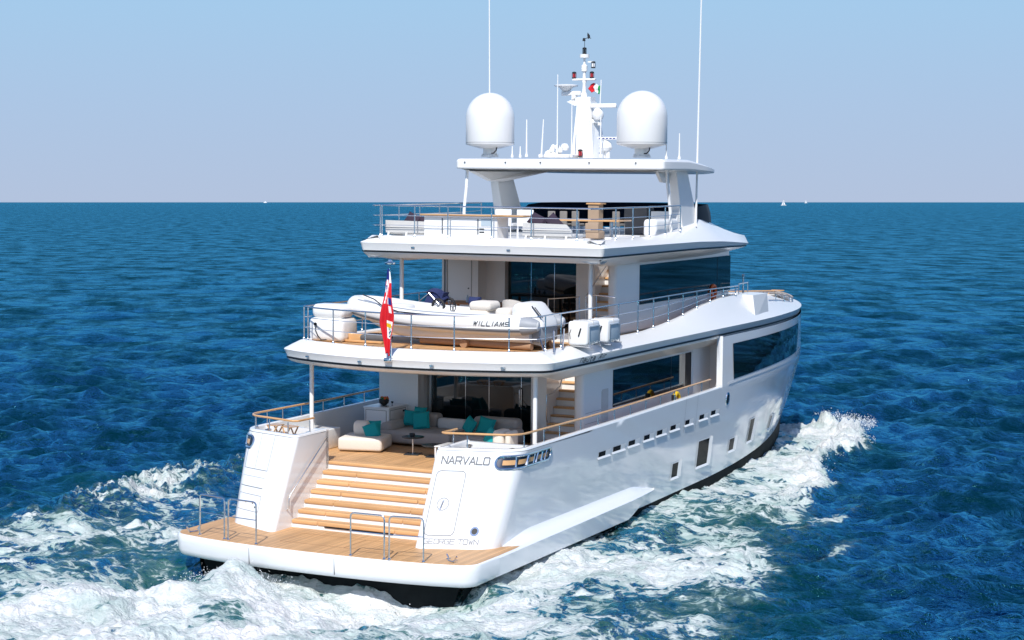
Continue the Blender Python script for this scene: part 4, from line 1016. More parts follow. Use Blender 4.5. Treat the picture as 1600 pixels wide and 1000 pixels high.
# life raft canisters
r0 = None
for y, lb in ((2.78, 'white life raft canister on the starboard rail, the one nearer the stern'), (4.03, 'white life raft canister on the starboard rail, the one further forward')):
    if r0 is None:
        r0 = empty('life_raft', (3.55, y, 4.46), lb, 'life raft', 'life raft canisters on the upper deck edge')
        q = MB(); q.box((3.26, y, 4.50), (3.79, y+.78, 5.08), bev=.07); q.build('canister', 'white', r0, ang=50)
        q = MB(); q.box((3.785, y+.10, 4.58), (3.803, y+.66, 4.97), bev=.02); q.build('side_panel', 'pgrey', r0)
        q = MB(); q.tube([(3.82, y+.08, 4.5), (3.82, y+.08, 4.96), (3.82, y+.68, 4.96), (3.82, y+.68, 4.5)], .012, 6); q.tube([(3.3, y+.1, 4.48), (3.84, y+.1, 4.46)], .02, 6); q.tube([(3.3, y+.74, 4.48), (3.84, y+.74, 4.46)], .02, 6); q.build('cradle', 'steel', r0)
        q = MB(); q.tube([(3.56, y-.01, 4.72), (3.62, y-.01, 4.92)], .02, 6); q.tube([(3.34, y-.005, 4.65), (3.32, y-.01, 4.78), (3.36, y-.01, 4.88)], .008, 5); q.build('strap', 'rubber', r0)
        q = MB(); q.box((3.254, y+.33, 4.495), (3.796, y+.37, 5.086), bev=.07); q.build('seam', 'lgrey', r0, ang=50)
    else: copy_tree(r0, (3.55, y, 4.43), lb)

# tender on the upper deck
td = empty('tender', (.2, 2.35, 4.41), 'white inflatable tender with grey stripes lying across the aft upper deck', 'dinghy')
def tubeline(sgn):
    yc = 2.38; P = []
    for x, y, z, r in ((3.0, .70, 5.02, .12), (2.85, .72, 5.02, .22), (2.2, .74, 5.02, .255), (1.0, .76, 5.02, .26), (-.2, .74, 5.05, .262), (-1.1, .66, 5.12, .262), (-1.8, .50, 5.21, .26), (-2.3, .28, 5.27, .25), (-2.55, .0, 5.30, .235)):
        P.append((x, yc+sgn*y, z, r))
    return P
def smoothline(P, n=40):
    P = np.array(P); d = np.concatenate([[0], np.cumsum(np.linalg.norm(np.diff(P[:, :3], axis=0), axis=1))]); out = []
    for l in np.linspace(0, d[-1], n):
        out.append([float(np.interp(l, d, P[:, k])) for k in range(4)])
    Q = np.array(out)
    for _ in range(3): Q[1:-1] = (Q[:-2]+2*Q[1:-1]+Q[2:])/4
    return [tuple(q) for q in Q]
pl_ = tubeline(-1)+[p for p in tubeline(1)[::-1][1:]]
Q = smoothline(pl_, 90)
q = MB(); q.tube([p[:3] for p in Q], [p[3] for p in Q], 20); q.build('inflatable_tube', 'tube', td, ang=70)
def on_tube(mb, i0, i1, a0, a1, off=.004, mi=0, n=4, lst=Q):
    g = []
    for k in range(n+1):
        a = R(lerp(a0, a1, k/n)); row = []
        for i in range(i0, i1+1):
            p = Vector(lst[i][:3]); t_ = Vector(lst[min(i+1, len(lst)-1)][:3])-Vector(lst[max(i-1, 0)][:3]); t_.normalize(); s_ = t_.cross(Vector((0, 0, 1))).normalized(); u_ = s_.cross(t_)
            row.append(tuple(p+(s_*math.cos(a)+u_*math.sin(a))*(lst[i][3]+off)))
        g.append(row)
    mb.grid(g, mi)
sgn_out = 180
q = MB(); on_tube(q, 3, 86, sgn_out+22, sgn_out+42, .006); on_tube(q, 3, 40, sgn_out-62, sgn_out-54, .006); q.build('rubbing_strake', 'tgrey', td, ang=70)
q = MB(); on_tube(q, 3, 60, sgn_out+30, sgn_out+34, .012); q.build('strake_line', 'letter', td)
for i_ in (0, 86):
    q = MB(); on_tube(q, i_, i_+3, 0, 360, .008, 0, 20); q.build('tube_end_cap', 'tgrey', td, ang=70)
# rigid hull
q = MB(); g = []
for x in np.linspace(2.75, -2.35, 26):
    t_ = max(0, (-x-.2)/2.2); w_ = .60*(1-t_**2.2); kz = 4.47+.62*t_**2.4; ch_ = 4.86+.36*t_**2
    g.append([(x, 2.38-w_*1.12, ch_), (x, 2.38-w_*1.13, lerp(kz, ch_, .62)), (x, 2.38-w_*1.02, lerp(kz, ch_, .34)), (x, 2.38, kz), (x, 2.38+w_*1.02, lerp(kz, ch_, .34)), (x, 2.38+w_*1.13, lerp(kz, ch_, .62)), (x, 2.38+w_*1.12, ch_)])
q.grid(g); q.poly(g[0]); q.box((-1.6, 1.95, 4.95), (2.7, 2.8, 5.0)); q.build('rigid_hull', 'tube', td, ang=50)
q = MB(); q.box((2.70, 1.85, 4.6), (2.95, 2.9, 5.0), bev=.05); q.build('transom', 'tgrey', td)
# fore locker, seats, console
q = MB(); q.box((-2.0, 2.1, 5.1), (-.9, 2.7, 5.36), bev=.1); q.build('bow_locker', 'tube', td, ang=50)
q = MB(); q.box((.75, 2.0, 5.0), (1.45, 2.75, 5.3), bev=.09); q.box((.9, 2.05, 5.28), (1.5, 2.7, 5.52), bev=.1); q.build('seat', 'cream', td, ang=60)
q = MB(); q.box((1.62, 2.05, 5.05), (2.05, 2.7, 5.38), bev=.1); q.build('seat', 'cream', td, ang=60)
q = MB(); g = []
for yy_, kk in ((1.93, .90), (1.96, .97), (2.05, 1.0), (2.7, 1.0), (2.79, .97), (2.82, .9)):
    g.append([(2.42+(a-2.42)*kk, yy_, 5.0+(b-5.0)*kk) for a, b in ((2.15, 4.98), (2.16, 5.42), (2.22, 5.50), (2.32, 5.54), (2.58, 5.54), (2.66, 5.50), (2.98, 5.12), (3.0, 4.98))])
q.grid(g); q.poly(g[0]); q.poly(g[-1]); q.build('engine_cover', 'tube', td, ang=50)
q = MB()
q.tube([(2.7, 1.93, 5.48), (2.95, 1.93, 5.2)], .015, 6); q.tube([(2.78, 1.93, 5.45), (3.0, 1.93, 5.2)], .012, 6); q.build('grab_line', 'rubber', td)
q = MB(); q.tube([(-1.9, 1.72, 5.60), (-1.5, 1.62, 5.50), (-1.2, 1.5, 5.35), (-.7, 1.42, 5.24), (.2, 1.40, 5.2)], .015, 6); q.build('mooring_line', 'rubber', td)
# lettering on the near tube
q = MB(); xx = 1.40
def tube_pt(x, f, off=.012):
    # f: angle parameter up the near side of the tube
    i = min(range(len(Q)//2), key=lambda k: abs(Q[k][0]-x)); p = Q[i]; a = R(180-f)
    return (x, p[1]+(p[3]+off)*math.cos(a), p[2]+(p[3]+off)*math.sin(a))
for c in 'WILLIAMS':
    cw = .10 if c != 'I' else .05
    for stt in GL[c]:
        for (a0, z0), (a1, z1) in zip(stt[:-1], stt[1:]):
            p0 = (xx+a0*cw+z0*.03, -4+z0*24); p1 = (xx+a1*cw+z1*.03, -4+z1*24)
            A_, B_ = Vector(tube_pt(p0[0], p0[1])), Vector(tube_pt(p1[0], p1[1])); q.tube([A_, B_], .009, 4)
    xx += cw+.035
q.build('tender_lettering', 'letter', td)
q = MB(); q.tube([(.35, 2.3, 5.0), (.35, 2.3, 5.35)], .02, 6); q.tube([(.35, 2.3+.14*math.cos(R(a)), 5.35+.14*math.sin(R(a))) for a in range(0, 360, 30)], .014, 6, closed=True); q.tube([(.35, 2.16, 5.35), (.35, 2.44, 5.35)], .01, 6); q.build('steering_wheel', 'rubber', td)
# cradle rolls and straps below the tender
q = MB(); q.tube([(-.35, 1.95, 4.52), (2.75, 1.85, 4.50)], .09, 12); q.tube([(-.35, 2.9, 4.52), (2.75, 2.9, 4.50)], .09, 12); q.tube([(.95, 1.72, 4.50), (.98, 1.95, 4.52)], .11, 12)
thing_mesh(q, 'tender_cradle', 'buff', 'buff padded cradle rolls under the white tender', 'cradle', origin=(1.2, 2.3, 4.41))
q = MB(); q.tube([(3.0, 1.75, 4.75), (3.35, 1.3, 4.42)], .025, 6); q.tube([(3.3, 1.9, 4.9), (3.6-.1, 1.5, 4.42)], .022, 6); q.tube([(3.25, 2.6, 4.9), (3.4, 2.2, 4.42)], .022, 6); thing_mesh(q, 'lashing_strap', 'steel', 'grey lashing struts holding the tender stern to the deck edge', 'strap', origin=(3.3, 1.6, 4.42))
# deck clutter by the crane
q = MB(); q.box((-2.05, 1.75, 4.415), (-1.35, 2.35, 4.60), bev=.08, rz=R(10)); thing_mesh(q, 'deck_bag', 'dgrey', 'dark grey bag on the teak below the tender bow', 'bag', origin=(-1.7, 2.0, 4.41), ang=60)
q = MB(); q.box((-2.5, 1.5, 4.415), (-1.2, 1.62, 4.47), bev=.01, rz=R(-4)); q.box((-2.3, 1.7, 4.415), (-1.9, 1.78, 4.62), bev=.01, rz=R(30)); thing_mesh(q, 'teak_chock', 'varnish', 'loose varnished wooden chocks on deck beside the crane housing', 'chock', origin=(-2.0, 1.6, 4.41))
# folded pushchair and bags behind the tender
pc = empty('pushchair', (-.45, 3.4, 4.41), 'folded dark pushchair with a spoked wheel standing behind the tender', 'pushchair')
q = MB(); g = []
for k in range(7):
    a = R(20+k*20); g.append([(-.75+.34*math.cos(a), 3.15, 5.30+.34*math.sin(a)), (-.75+.38*math.cos(a), 3.4, 5.34+.38*math.sin(a)), (-.75+.34*math.cos(a), 3.62, 5.30+.34*math.sin(a))])
q.grid(g); q.prism([(-1.1, 3.2, 5.1), (-.62, 3.2, 5.1), (-.40, 3.2, 5.62), (-.85, 3.2, 5.60)], (0, .3, 0)); q.build('hood', 'indigo', pc)
for c in ((-.42, 2.95, 5.30), (-.46, 3.6, 5.28), (-1.0, 3.35, 5.12)):
    q = MB(); r_ = .165 if c[0] > -.9 else .1; q.tube([(c[0]+r_*math.cos(R(a)), c[1], c[2]+r_*math.sin(R(a))) for a in range(0, 360, 20)], .036, 8, closed=True)
    for a in range(0, 180, 36): q.tube([(c[0]-r_*math.cos(R(a)), c[1], c[2]-r_*math.sin(R(a))), (c[0]+r_*math.cos(R(a)), c[1], c[2]+r_*math.sin(R(a)))], .005, 4, 1)
    q.lathe([(0, -.03), (.03, -.03), (.03, .03), (0, .03)], c, 10, 1, 'y'); q.build('wheel', ['rubber', 'steel'], pc)
q = MB(); q.tube([(-.38, 3.12, 5.22), (-1.05, 3.15, 5.1)], .014, 6); q.tube([(-.38, 3.58, 5.22), (-1.05, 3.5, 5.1)], .014, 6); q.tube([(-.38, 3.12, 5.22), (-.8, 3.15, 5.6), (-1.2, 3.3, 5.35)], .014, 6); q.tube([(-.75, 3.35, 5.1), (-.7, 3.35, 4.42)], .02, 6); q.tube([(-.45, 3.35, 5.2), (-.4, 3.35, 4.42)], .02, 6); q.build('frame', 'steel', pc)
q = MB(); cushion(q, (.42, 3.35, 5.42), .34, .24, .3); q.box((.3, 3.25, 4.6), (.55, 3.5, 5.35), bev=.08); thing_mesh(q, 'cloth_bundle', 'indigo', 'crumpled indigo bundle behind the tender seats', 'bundle', origin=(.42, 3.35, 4.41))
# outdoor table and chairs in front of the upper glass doors
dt = empty('outdoor_table', (-1.0, 6.3, 4.41), 'dark wooden table with glassware in front of the upper glass doors', 'table')
q = MB(); q.box((-1.9, 5.9, 5.12), (-.1, 6.7, 5.17), bev=.01); q.build('tabletop', 'oak', dt)
for a, b in ((-1.8, 6.0), (-.2, 6.0), (-1.8, 6.6), (-.2, 6.6)):
    q = MB(); q.box((a-.03, b-.03, 4.404), (a+.03, b+.03, 5.12)); q.build('leg', 'oak', dt, smooth=False)
for x, h in ((-1.25, .2), (-1.12, .13), (-.95, .1)):
    q = MB(); q.lathe([(0, 0), (.04, 0), (.045, .02), (.04, h*.6), (.018, h*.75), (.018, h), (0, h)], (x, 6.1, 5.172), 12); thing_mesh(q, 'glassware', 'pgrey', {.2: 'tall clear carafe on the upper deck table', .13: 'middle sized glass beside the carafe on the upper deck table', .1: 'short glass right of the carafe on the upper deck table'}[h], 'glass', 'glassware on the upper deck table', origin=(x, 6.1, 5.172))
ac0 = None
for x, y, rz, lb, m_ in ((-.35, 5.3, 0, 'dark grey fabric chair behind the tender, left of the lighter one', 'dgrey'), (.45, 5.5, 0, 'light grey rounded chair behind the tender engine cover', 'lgrey')):
    a0_ = empty('deck_chair', (x, y, 4.41), lb, 'chair', 'chairs around the upper deck table')
    q = MB(); q.box((x-.28, y-.28, 4.75), (x+.28, y+.28, 4.90), bev=.06); q.build('seat', m_, a0_, ang=60)
    q = MB()
    g = []
    for k in range(9):
        a = R(180+k*22.5); g.append([(x+.32*math.cos(a), y+.05+.30*math.sin(a), 4.85), (x+.34*math.cos(a), y+.05+.32*math.sin(a), 5.22+.14*math.sin(R(k*22.5)))])
    q.grid(g); q.build('backrest', m_, a0_, ang=60)
    for sx in (-.24, .24):
        for sy in (-.24, .24):
            q = MB(); q.tube([(x+sx, y+sy, 4.404), (x+sx*.9, y+sy*.9, 4.78)], .015, 6); q.build('leg', 'steel', a0_)
# rail gate hoop near the upper stairs is part of the yacht
q = MB()
q.tube([(1.35, 5.7, 4.42), (1.35, 5.7, 5.38), (2.15, 5.9, 5.45), (2.15, 5.9, 4.42)], .022, 8); q.tube([(1.35, 5.7, 5.0), (2.15, 5.9, 5.05)], .012, 6); q.tube([(2.3, 6.0, 4.42), (2.3, 6.0, 5.45), (2.36, 6.0, 5.52), (3.0, 6.3, 5.45)], .02, 8); q.tube([(2.3, 6.0, 5.0), (3.0, 6.3, 4.95)], .012, 6); q.tube([(2.55, 6.1, 4.42), (2.55, 6.1, 5.5)], .018, 6)
q.tube([(1.86, 7.1, 5.2), (1.86, 7.0, 5.4), (1.86, 8.9, 6.5)], .018, 6); q.build('stairwell_rail', 'steel', Y)

# ---- sun deck furniture
b0 = None
for x, lb in ((-2.72, 'white slatted sun deck bench with dark cushions at the port end of the rail'), (1.02, 'white slatted sun deck bench with dark cushions at the starboard end of the bar')):
    if b0 is None:
        b0 = empty('deck_bench', (x, 5.2, 6.92), lb, 'bench', 'white benches on the sun deck')
        q = MB()
        q.prism([(x-.45, 5.0, 7.05), (x+.95, 5.0, 7.05), (x+.95, 4.97, 7.20), (x+.80, 4.96, 7.36), (x-.43, 4.96, 7.38)], (0, .05, 0)); q.box((x-.46, 4.955, 7.20), (x+.93, 5.0, 7.215))
        q.build('backrest', 'lgrey', b0)
        q = MB(); q.box((x-.45, 5.05, 7.0), (x+.95, 5.75, 7.1), bev=.03); q.build('seat', 'lgrey', b0)
        for sx in (-.35, .2, .8):
            q = MB(); q.tube([(x+sx, 5.0, 7.05), (x+sx, 4.96, 6.96), (x+sx+.02, 5.04, 6.925)], .03, 6); q.build('leg', 'white', b0)
    else: copy_tree(b0, (x+.36, 5.2, 6.92), lb)
for c, rz, rl, lb in (((-2.45, 5.25, 7.40), 0, 20, 'dark plum cushion lying over the back of the port bench'), ((-2.02, 5.3, 7.36), 20, -14, 'dark plum cushion drooping at the end of the port bench by the bar'), ((1.25, 5.22, 7.44), 0, 24, 'dark plum cushion at the inner end of the starboard bench'), ((1.7, 5.25, 7.40), 0, 42, 'dark plum cushion slumped in the middle of the starboard bench')):
    t = MB(); cushion(t, c, .52, .34, .16, R(-30), R(rz), R(rl)); thing_mesh(t, 'cushion', 'plum', lb, 'cushion', 'dark cushions on the sun deck benches', origin=(c[0], c[1], 7.12))
dt = empty('dining_table', (1.7, 7.8, 6.92), 'varnished teak dining table on the sun deck', 'table')
q = MB(); q.box((.75, 7.4, 7.38), (2.6, 8.3, 7.42), bev=.01); q.build('tabletop', 'varnish', dt)
for x in (1.2, 2.2):
    q = MB(); q.lathe([(.18, 6.925), (.18, 6.94), (.05, 6.96), (.05, 7.38)], (x, 7.85, 0), 14); q.build('leg', 'steel', dt)
c0 = None
for x, y, lb in ((.20, 8.3, 'grey sun deck chair nearest the bar'), (.47, 8.5, 'grey sun deck chair in the middle of the three in a row'), (.74, 8.7, 'grey sun deck chair closest to the dining table, third of its row'), (1.75, 9.2, 'grey chair between the tan cabinet and the dining table')):
    if c0 is None:
        c0 = empty('dining_chair', (x, y, 6.92), lb, 'chair', 'grey chairs on the sun deck')
        q = MB(); q.box((x-.11, y-.02, 7.2), (x+.11, y+.03, 7.62), bev=.02); q.build('backrest', 'taupe', c0)
        q = MB(); q.box((x-.11, y-.0, 7.22), (x+.11, y+.4, 7.28), bev=.02); q.build('seat', 'taupe', c0)
        for sx in (-.1, .1):
            for sy in (.02, .38):
                q = MB(); q.tube([(x+sx, y+sy, 6.922), (x+sx, y+sy, 7.22)], .012, 6); q.build('leg', 'steel', c0)
    else: copy_tree(c0, (x, y, 6.92), lb)
for i, x in enumerate((-.28, -.95)):
    q = MB(); q.box((x-.25, 7.6, 7.2), (x+.25, 7.66, 7.66), bev=.02); q.box((x-.25, 7.66, 7.2), (x+.25, 8.1, 7.28), bev=.02)
    for sx in (-.22, .22):
        for sy in (7.63, 8.05): q.tube([(x+sx, sy, 6.922), (x+sx, sy, 7.22)], .015, 6)
    thing_mesh(q, 'white_chair', 'white', ('white chair back showing over the bar top, the right one', 'white chair back showing over the bar top, the left one')[i], 'chair', 'white chairs behind the bar', origin=(x, 7.8, 6.92))
tc_ = empty('high_chair', (2.2, 7.0, 6.92), 'low tan upholstered chair in front of the sun deck table', 'chair')
q = MB(); q.box((1.98, 6.6, 7.12), (2.36, 6.68, 7.36), bev=.02); q.build('backrest', 'tan', tc_)
q = MB(); q.box((1.98, 6.62, 6.95), (2.36, 7.05, 7.14), bev=.03); q.build('seat', 'tan', tc_)
q = MB(); q.box((2.25, 4.75, 6.97), (2.75, 5.1, 7.0), bev=.01); thing_mesh(q, 'folded_towel', 'fwhite', 'folded white towel on the sun deck edge by the starboard rail', 'towel', origin=(2.5, 4.9, 6.97))

# ---- flags
def ribbon(name, outline, cfun, mats, y0, amp, ns, nt_, label, cat, origin):
    g = []; me = MB()
    for i in range(nt_+1):
        t_ = i/nt_; row = []
        xl, xr = np.interp(t_, outline[0], outline[1]), np.interp(t_, outline[0], outline[2]); z = np.interp(t_, [0, 1], outline[3])
        for j in range(ns+1):
            s_ = j/ns; row.append((lerp(xl, xr, s_), y0+amp*math.sin(s_*14+t_*5)*(.3+t_*.7)+amp*.8*math.sin(t_*9+s_*2), z+.04*math.sin(s_*5)))
        g.append(row)
    vs = [p for r in g for p in r]; nc = ns+1
    for i in range(nt_):
        for j in range(ns):
            a = i*nc+j; me.f.append((a, a+1, a+1+nc, a+nc)); me.m.append(cfun((j+.5)/ns, (i+.5)/nt_))
    me.v = vs
    o = me.build(name, mats, None, origin=origin, recalc=False, ang=180)
    so_ = o.modifiers.new('thick', 'SOLIDIFY'); so_.thickness = .004
    return tag(o, label, cat)
def ens(s, t):
    d = s-.5
    if t < .13: return 2 if s > .72 else 1
    if t < .42:
        k = (t-.13)/.29
        a = s+k*.9
        if s < .38 and k < .55 and k > .22: return 2 if abs(s-.12-k*.35) < .05 else 1
        if abs(s-.62+k*.25) < .13: return 0 if abs(s-.62+k*.25) < .06 else 2
        if abs(s-.30-k*.25) < .09 and k < .8: return 2
        if s > .62 and .62 < k < .95 and s < .88: return 1 if s > .68 else 2
        return 0
    if .42 <= t < .5 and .66 < s < .78: return 2
    if .60 < t < .82 and .55 < s < .86:
        k = (t-.60)/.22
        if k < .12 or k > .9: return 2
        if k < .35 and s < .75: return 4
        if s < .62 or s > .80: return 2
        return 3 if (int(k*12)+int(s*30)) % 3 == 0 else (2 if (int(k*12)+int(s*30)) % 3 == 1 else 1)
    return 0
K = .0150
ts = [0, .14, .32, .52, .64, .80, .9, 1.0]; us_l = [-1, -5, -8, -13, -14, -9, -6, -3]; us_r = [2.5, 6, 8.5, 12, 10, 6.5, 6, 5]
ribbon('ensign', (ts, [u*K for u in us_l], [u*K for u in us_r], (6.36, 4.37)), ens, ['red', 'blue', 'fwhite', 'green', 'yellow'], -.30, .045, 24, 60, 'red ensign with union canton and badge hanging limp from the stern staff', 'flag', (0, -.28, 4.37))
ribbon('courtesy_flag', ([0, .5, 1], [.10, .02, .14], [.40, .40, .39], (11.22, 10.98)), lambda s, t: 3 if s > .78 else (2 if s > .45 else 0), ['red', 'blue', 'fwhite', 'green'], 11.08, .02, 20, 8, 'small green white and red flag flying from a thin pole beside the mast', 'flag', (.4, 11.08, 11.1))

# ---- far boats (world coordinates)
def sailboat(loc, h, label, group, flip=1):
    o = empty('sailing_boat', loc, label, 'sailing boat', group, world=True); x, y, z = loc; c, s_ = math.cos(YAW), math.sin(YAW)
    P = lambda a, b, zz: (x+c*a-s_*b, y+s_*a+c*b, z+zz)
    q = MB(); L = h*.42
    g = []
    for k in range(9):
        t_ = k/8*2-1; w_ = .14*L*(1-t_**2*.9); g.append([P(t_*L, -w_, .085*h), P(t_*L*.95, -w_*.5, -.03*h), P(t_*L*.95, w_*.5, -.03*h), P(t_*L, w_, .085*h)])
    q.grid(g); q.poly([g[k][0] for k in range(9)]+[g[k][3] for k in range(8, -1, -1)]); q.build('hull', 'fwhite', o, smooth=False)
    q = MB(); q.tube([P(0, 0, .08*h), P(0, 0, h*1.02)], h*.008, 6); q.build('mast', 'steel', o)
    q = MB(); q.prism([P(.02*h, 0, .13*h), P(.02*h, 0, h), P(.10*h*flip, .03*h, .5*h), P(.26*h*flip, 0, .13*h)], (0, .02*h, 0)); q.build('mainsail', 'fwhite', o, smooth=False)
    q = MB(); q.prism([P(-.02*h, 0, .9*h), P(-.30*h*flip, 0, .10*h), P(-.04*h, .05*h, .12*h)], (0, .02*h, 0)); q.build('jib', 'fwhite', o, smooth=False)
def Zl(h): return -.35
sailboat((-936, 2880, -.35), 10.6, 'nearer white sailing boat on the horizon, right of the yacht', 'sailing boats on the horizon')
sailboat((-1661, 5298, -.35), 10.5, 'tiny more distant white sail on the horizon, farthest right', 'sailing boats on the horizon')
mbx = empty('motor_boat', (-3411, 5044, -.35), 'tiny white motor boat on the horizon left of the yacht', 'motor boat', world=True)
q = MB(); x, y, z = (-3411, 5044, -.35); q.box((x-6, y-2, z-.3), (x+6, y+2, z+2.2), bev=.8); q.build('hull', 'fwhite', mbx)
q = MB(); q.box((x-2.5, y-1.4, z+2.2), (x+3, y+1.4, z+4.4), bev=.5); q.build('cabin', 'fwhite', mbx)

# ------------------------------------------------------------------ sea
rng = np.random.RandomState(11)
TAB = rng.rand(256, 256)
def vnoise(x, y):
    xi = np.floor(x).astype(int); yi = np.floor(y).astype(int); fx = x-xi; fy = y-yi
    fx = fx*fx*fx*(fx*(fx*6-15)+10); fy = fy*fy*fy*(fy*(fy*6-15)+10)
    a = TAB[xi % 256, yi % 256]; b = TAB[(xi+1) % 256, yi % 256]; c = TAB[xi % 256, (yi+1) % 256]; d = TAB[(xi+1) % 256, (yi+1) % 256]
    return (a*(1-fx)+b*fx)*(1-fy)+(c*(1-fx)+d*fx)*fy
def fbm(x, y, o=4):
    s = 0; a = .5
    for k in range(o):
        s = s+a*vnoise(x+17.3*k, y-9.1*k); x = x*2.03; y = y*2.03; a *= .5
    return s
NB = 1300
half_az = R(21)
az = np.concatenate([np.linspace(-half_az, half_az, NB), np.linspace(half_az, 2*math.pi-half_az, 90)[1:]])
rs = [3., 6., 10., 14., 18., 21.]; r = 22.
while r < 8074:
    r += max(.045, .85*r*r/(F*.64*8.35)); rs.append(min(r, 8074))
rs = np.array(rs); NR = len(rs); NA = len(az)
RR, AA = np.meshgrid(rs, az, indexing='ij')
ang = YAW+AA
X = CAMLOC.x-np.sin(ang)*RR; Yy = CAMLOC.y+np.cos(ang)*RR
dr = np.gradient(rs)[:, None]*np.ones_like(AA)
H = np.zeros_like(X); DX = np.zeros_like(X); DY = np.zeros_like(X)
wind = YAW+math.pi/2+R(12)        # waves run mostly along the line of sight
for k in range(90):
    lam = .42*(9/.42)**((k+rng.rand())/90); K_ = 2*math.pi/lam
    th = wind+rng.randn()*R(36); amp = .0135*lam**.85*(1 if lam < 1.7 else (1.7/lam)**.75); ph = rng.rand()*6.283
    fade = np.clip((lam/dr-1.6)/2.0, 0, 1)
    arg = K_*(math.cos(th)*X+math.sin(th)*Yy)+ph
    H += amp*fade*np.cos(arg); s_ = amp*fade*np.sin(arg)*.8
    DX -= s_*math.cos(th); DY -= s_*math.sin(th)
# gust patches vary the sea state
gust = .62+.75*fbm(X/19, Yy/19, 3); H *= gust
# ---- wake layout
sx = np.where(X >= 0, X, -X)
# outline of the disturbed water on each side, measured from the centreline
yk = [-40, -20, -10, -6, -3, .5, 4.5, 9, 11, 13.4, 14.6, 16.3, 18, 20, 22, 23.5, 25, 26.5, 27.6, 28.3]
bs = [20, 15.5, 12, 10.6, 10.0, 9.4, 8.6, 7.4, 6.9, 7.2, 6.7, 5.7, 4.8, 5.0, 5.2, 5.1, 4.6, 3.4, 1.9, .3]
yp = [-40, -20, -10, -6, -3, .5, 4.5, 8, 9.5, 12, 16, 20, 24, 27, 28.3]
bp = [18, 14, 11.5, 10.8, 10.7, 11.3, 12.0, 12.0, 11.4, 8.5, 7.0, 6.0, 4.6, 2.5, .2]
edge_n = (fbm(X/1.7+3, Yy/1.7, 4)-.47)*2.4
Bd = np.where(X >= 0, np.interp(Yy, yk, bs), np.interp(Yy, yp, bp))+edge_n*np.where(X >= 0, .9, 1.3)*np.clip((27-Yy)/8, .25, 1)
hull_b = np.where((Yy > -3) & (Yy < 28), 3.45*(1-np.clip((Yy-11)/17, 0, 1)**2.2), np.where(Yy <= -3, np.clip(3.4+(-Yy-3)*.16, 0, 9), 0))
inside = (Yy < 28.3)
u = np.clip((sx-hull_b)/np.maximum(Bd-hull_b, .15), -.5, 3)          # 0 at the hull, 1 at the outer edge
edge = np.where(inside, 1/(1+np.exp((u-1)*14)), 0)
fwd = np.clip((Yy-9)/8, 0, 1)
# starboard density: a bright breaking edge forward, lacy streaks aft
n1 = fbm(X*.35+5, Yy*.35, 4); n2 = fbm(X*.9, Yy*.9+7, 3)
n4 = fbm(X*2.3+3, Yy*2.3+8, 3); dens_s = np.where(X >= 0, (.47+.10*np.exp(-((Yy-2)/6)**2)+.32*np.exp(-((u-.85)/.24)**2)*fwd+.24*fwd)+.22*(n1-.47)*3*(1-.4*fwd)+.55*(n4-.45)*fwd, 0)
near_dark = np.exp(-(u/.12)**2)*np.clip((Yy-19)/4, 0, 1)*.25
dens_s = dens_s-near_dark
aftfade = np.clip((Yy+14)/8, 0, 1)
dens_s = dens_s*(.55+.45*aftfade)+.20*np.exp(-((u-.15)/.2)**2)*(Yy < 2)
ridge_p = np.exp(-((u-.93)/.10)**2)*np.clip((Yy-2)/3, 0, 1)
dens_p = np.where(X < 0, .38+.30*ridge_p+.22*(n1-.47)*3.4+.14*np.clip((1-u)*1.3, 0, 1)*np.clip((2-Yy)/3, 0, 1), 0)
dens = np.where(X >= 0, dens_s, dens_p)*edge
# stern wash
wash_w = 4.6+np.clip(-Yy-4, 0, 60)*.42
du = (sx/(wash_w+edge_n*.8))
wash = np.where(Yy < -2.6, np.exp(-np.clip(du-.55, 0, 9)**2*9), 0)*np.clip((-Yy-2.6)/.7, 0, 1)
n3 = fbm(X*.55+31, Yy*.55+3, 5); wash_tex = .70+1.2*(n3-.45)+.7*(n2-.45)+.22*np.exp(-((X+.5)**2+(Yy+5)**2)/6)
dens = np.maximum(dens, wash*wash_tex)
# isolated whitecaps on the second and third divergent crests
def blob(cx, cy, rx, ry, rot, I):
    c, s_ = math.cos(rot), math.sin(rot); a = (X-cx)*c+(Yy-cy)*s_; b = -(X-cx)*s_+(Yy-cy)*c
    return I*np.exp(-((a/rx)**2+(b/ry)**2))
for a in ((8.0, 9.0, .45, 1.9, R(-4), .62), (9.6, 4.3, .35, 1.3, R(-10), .52), (6.4, 13.0, .4, 1.6, R(-8), .6), (8.9, .2, .5, 1.6, 0, .42), (-9.2, -1.0, 1.5, .4, R(60), .5), (-10.4, 1.2, 1.2, .35, R(65), .45), (-12.6, .5, .9, .25, R(60), .35)):
    dens = np.maximum(dens, blob(*a)+(n2-.5)*.2*(blob(*a) > .1))
aer = np.clip(np.where(inside, 1/(1+np.exp((u-1.08)*6)), 0)*(.42+.55*np.exp(-u*1.2)*(Yy < 10)), 0, 1)
aer = np.maximum(aer, np.clip(np.exp(-np.clip(du-.8, 0, 9)**2*2.0), 0, 1)*(Yy < -2.5))
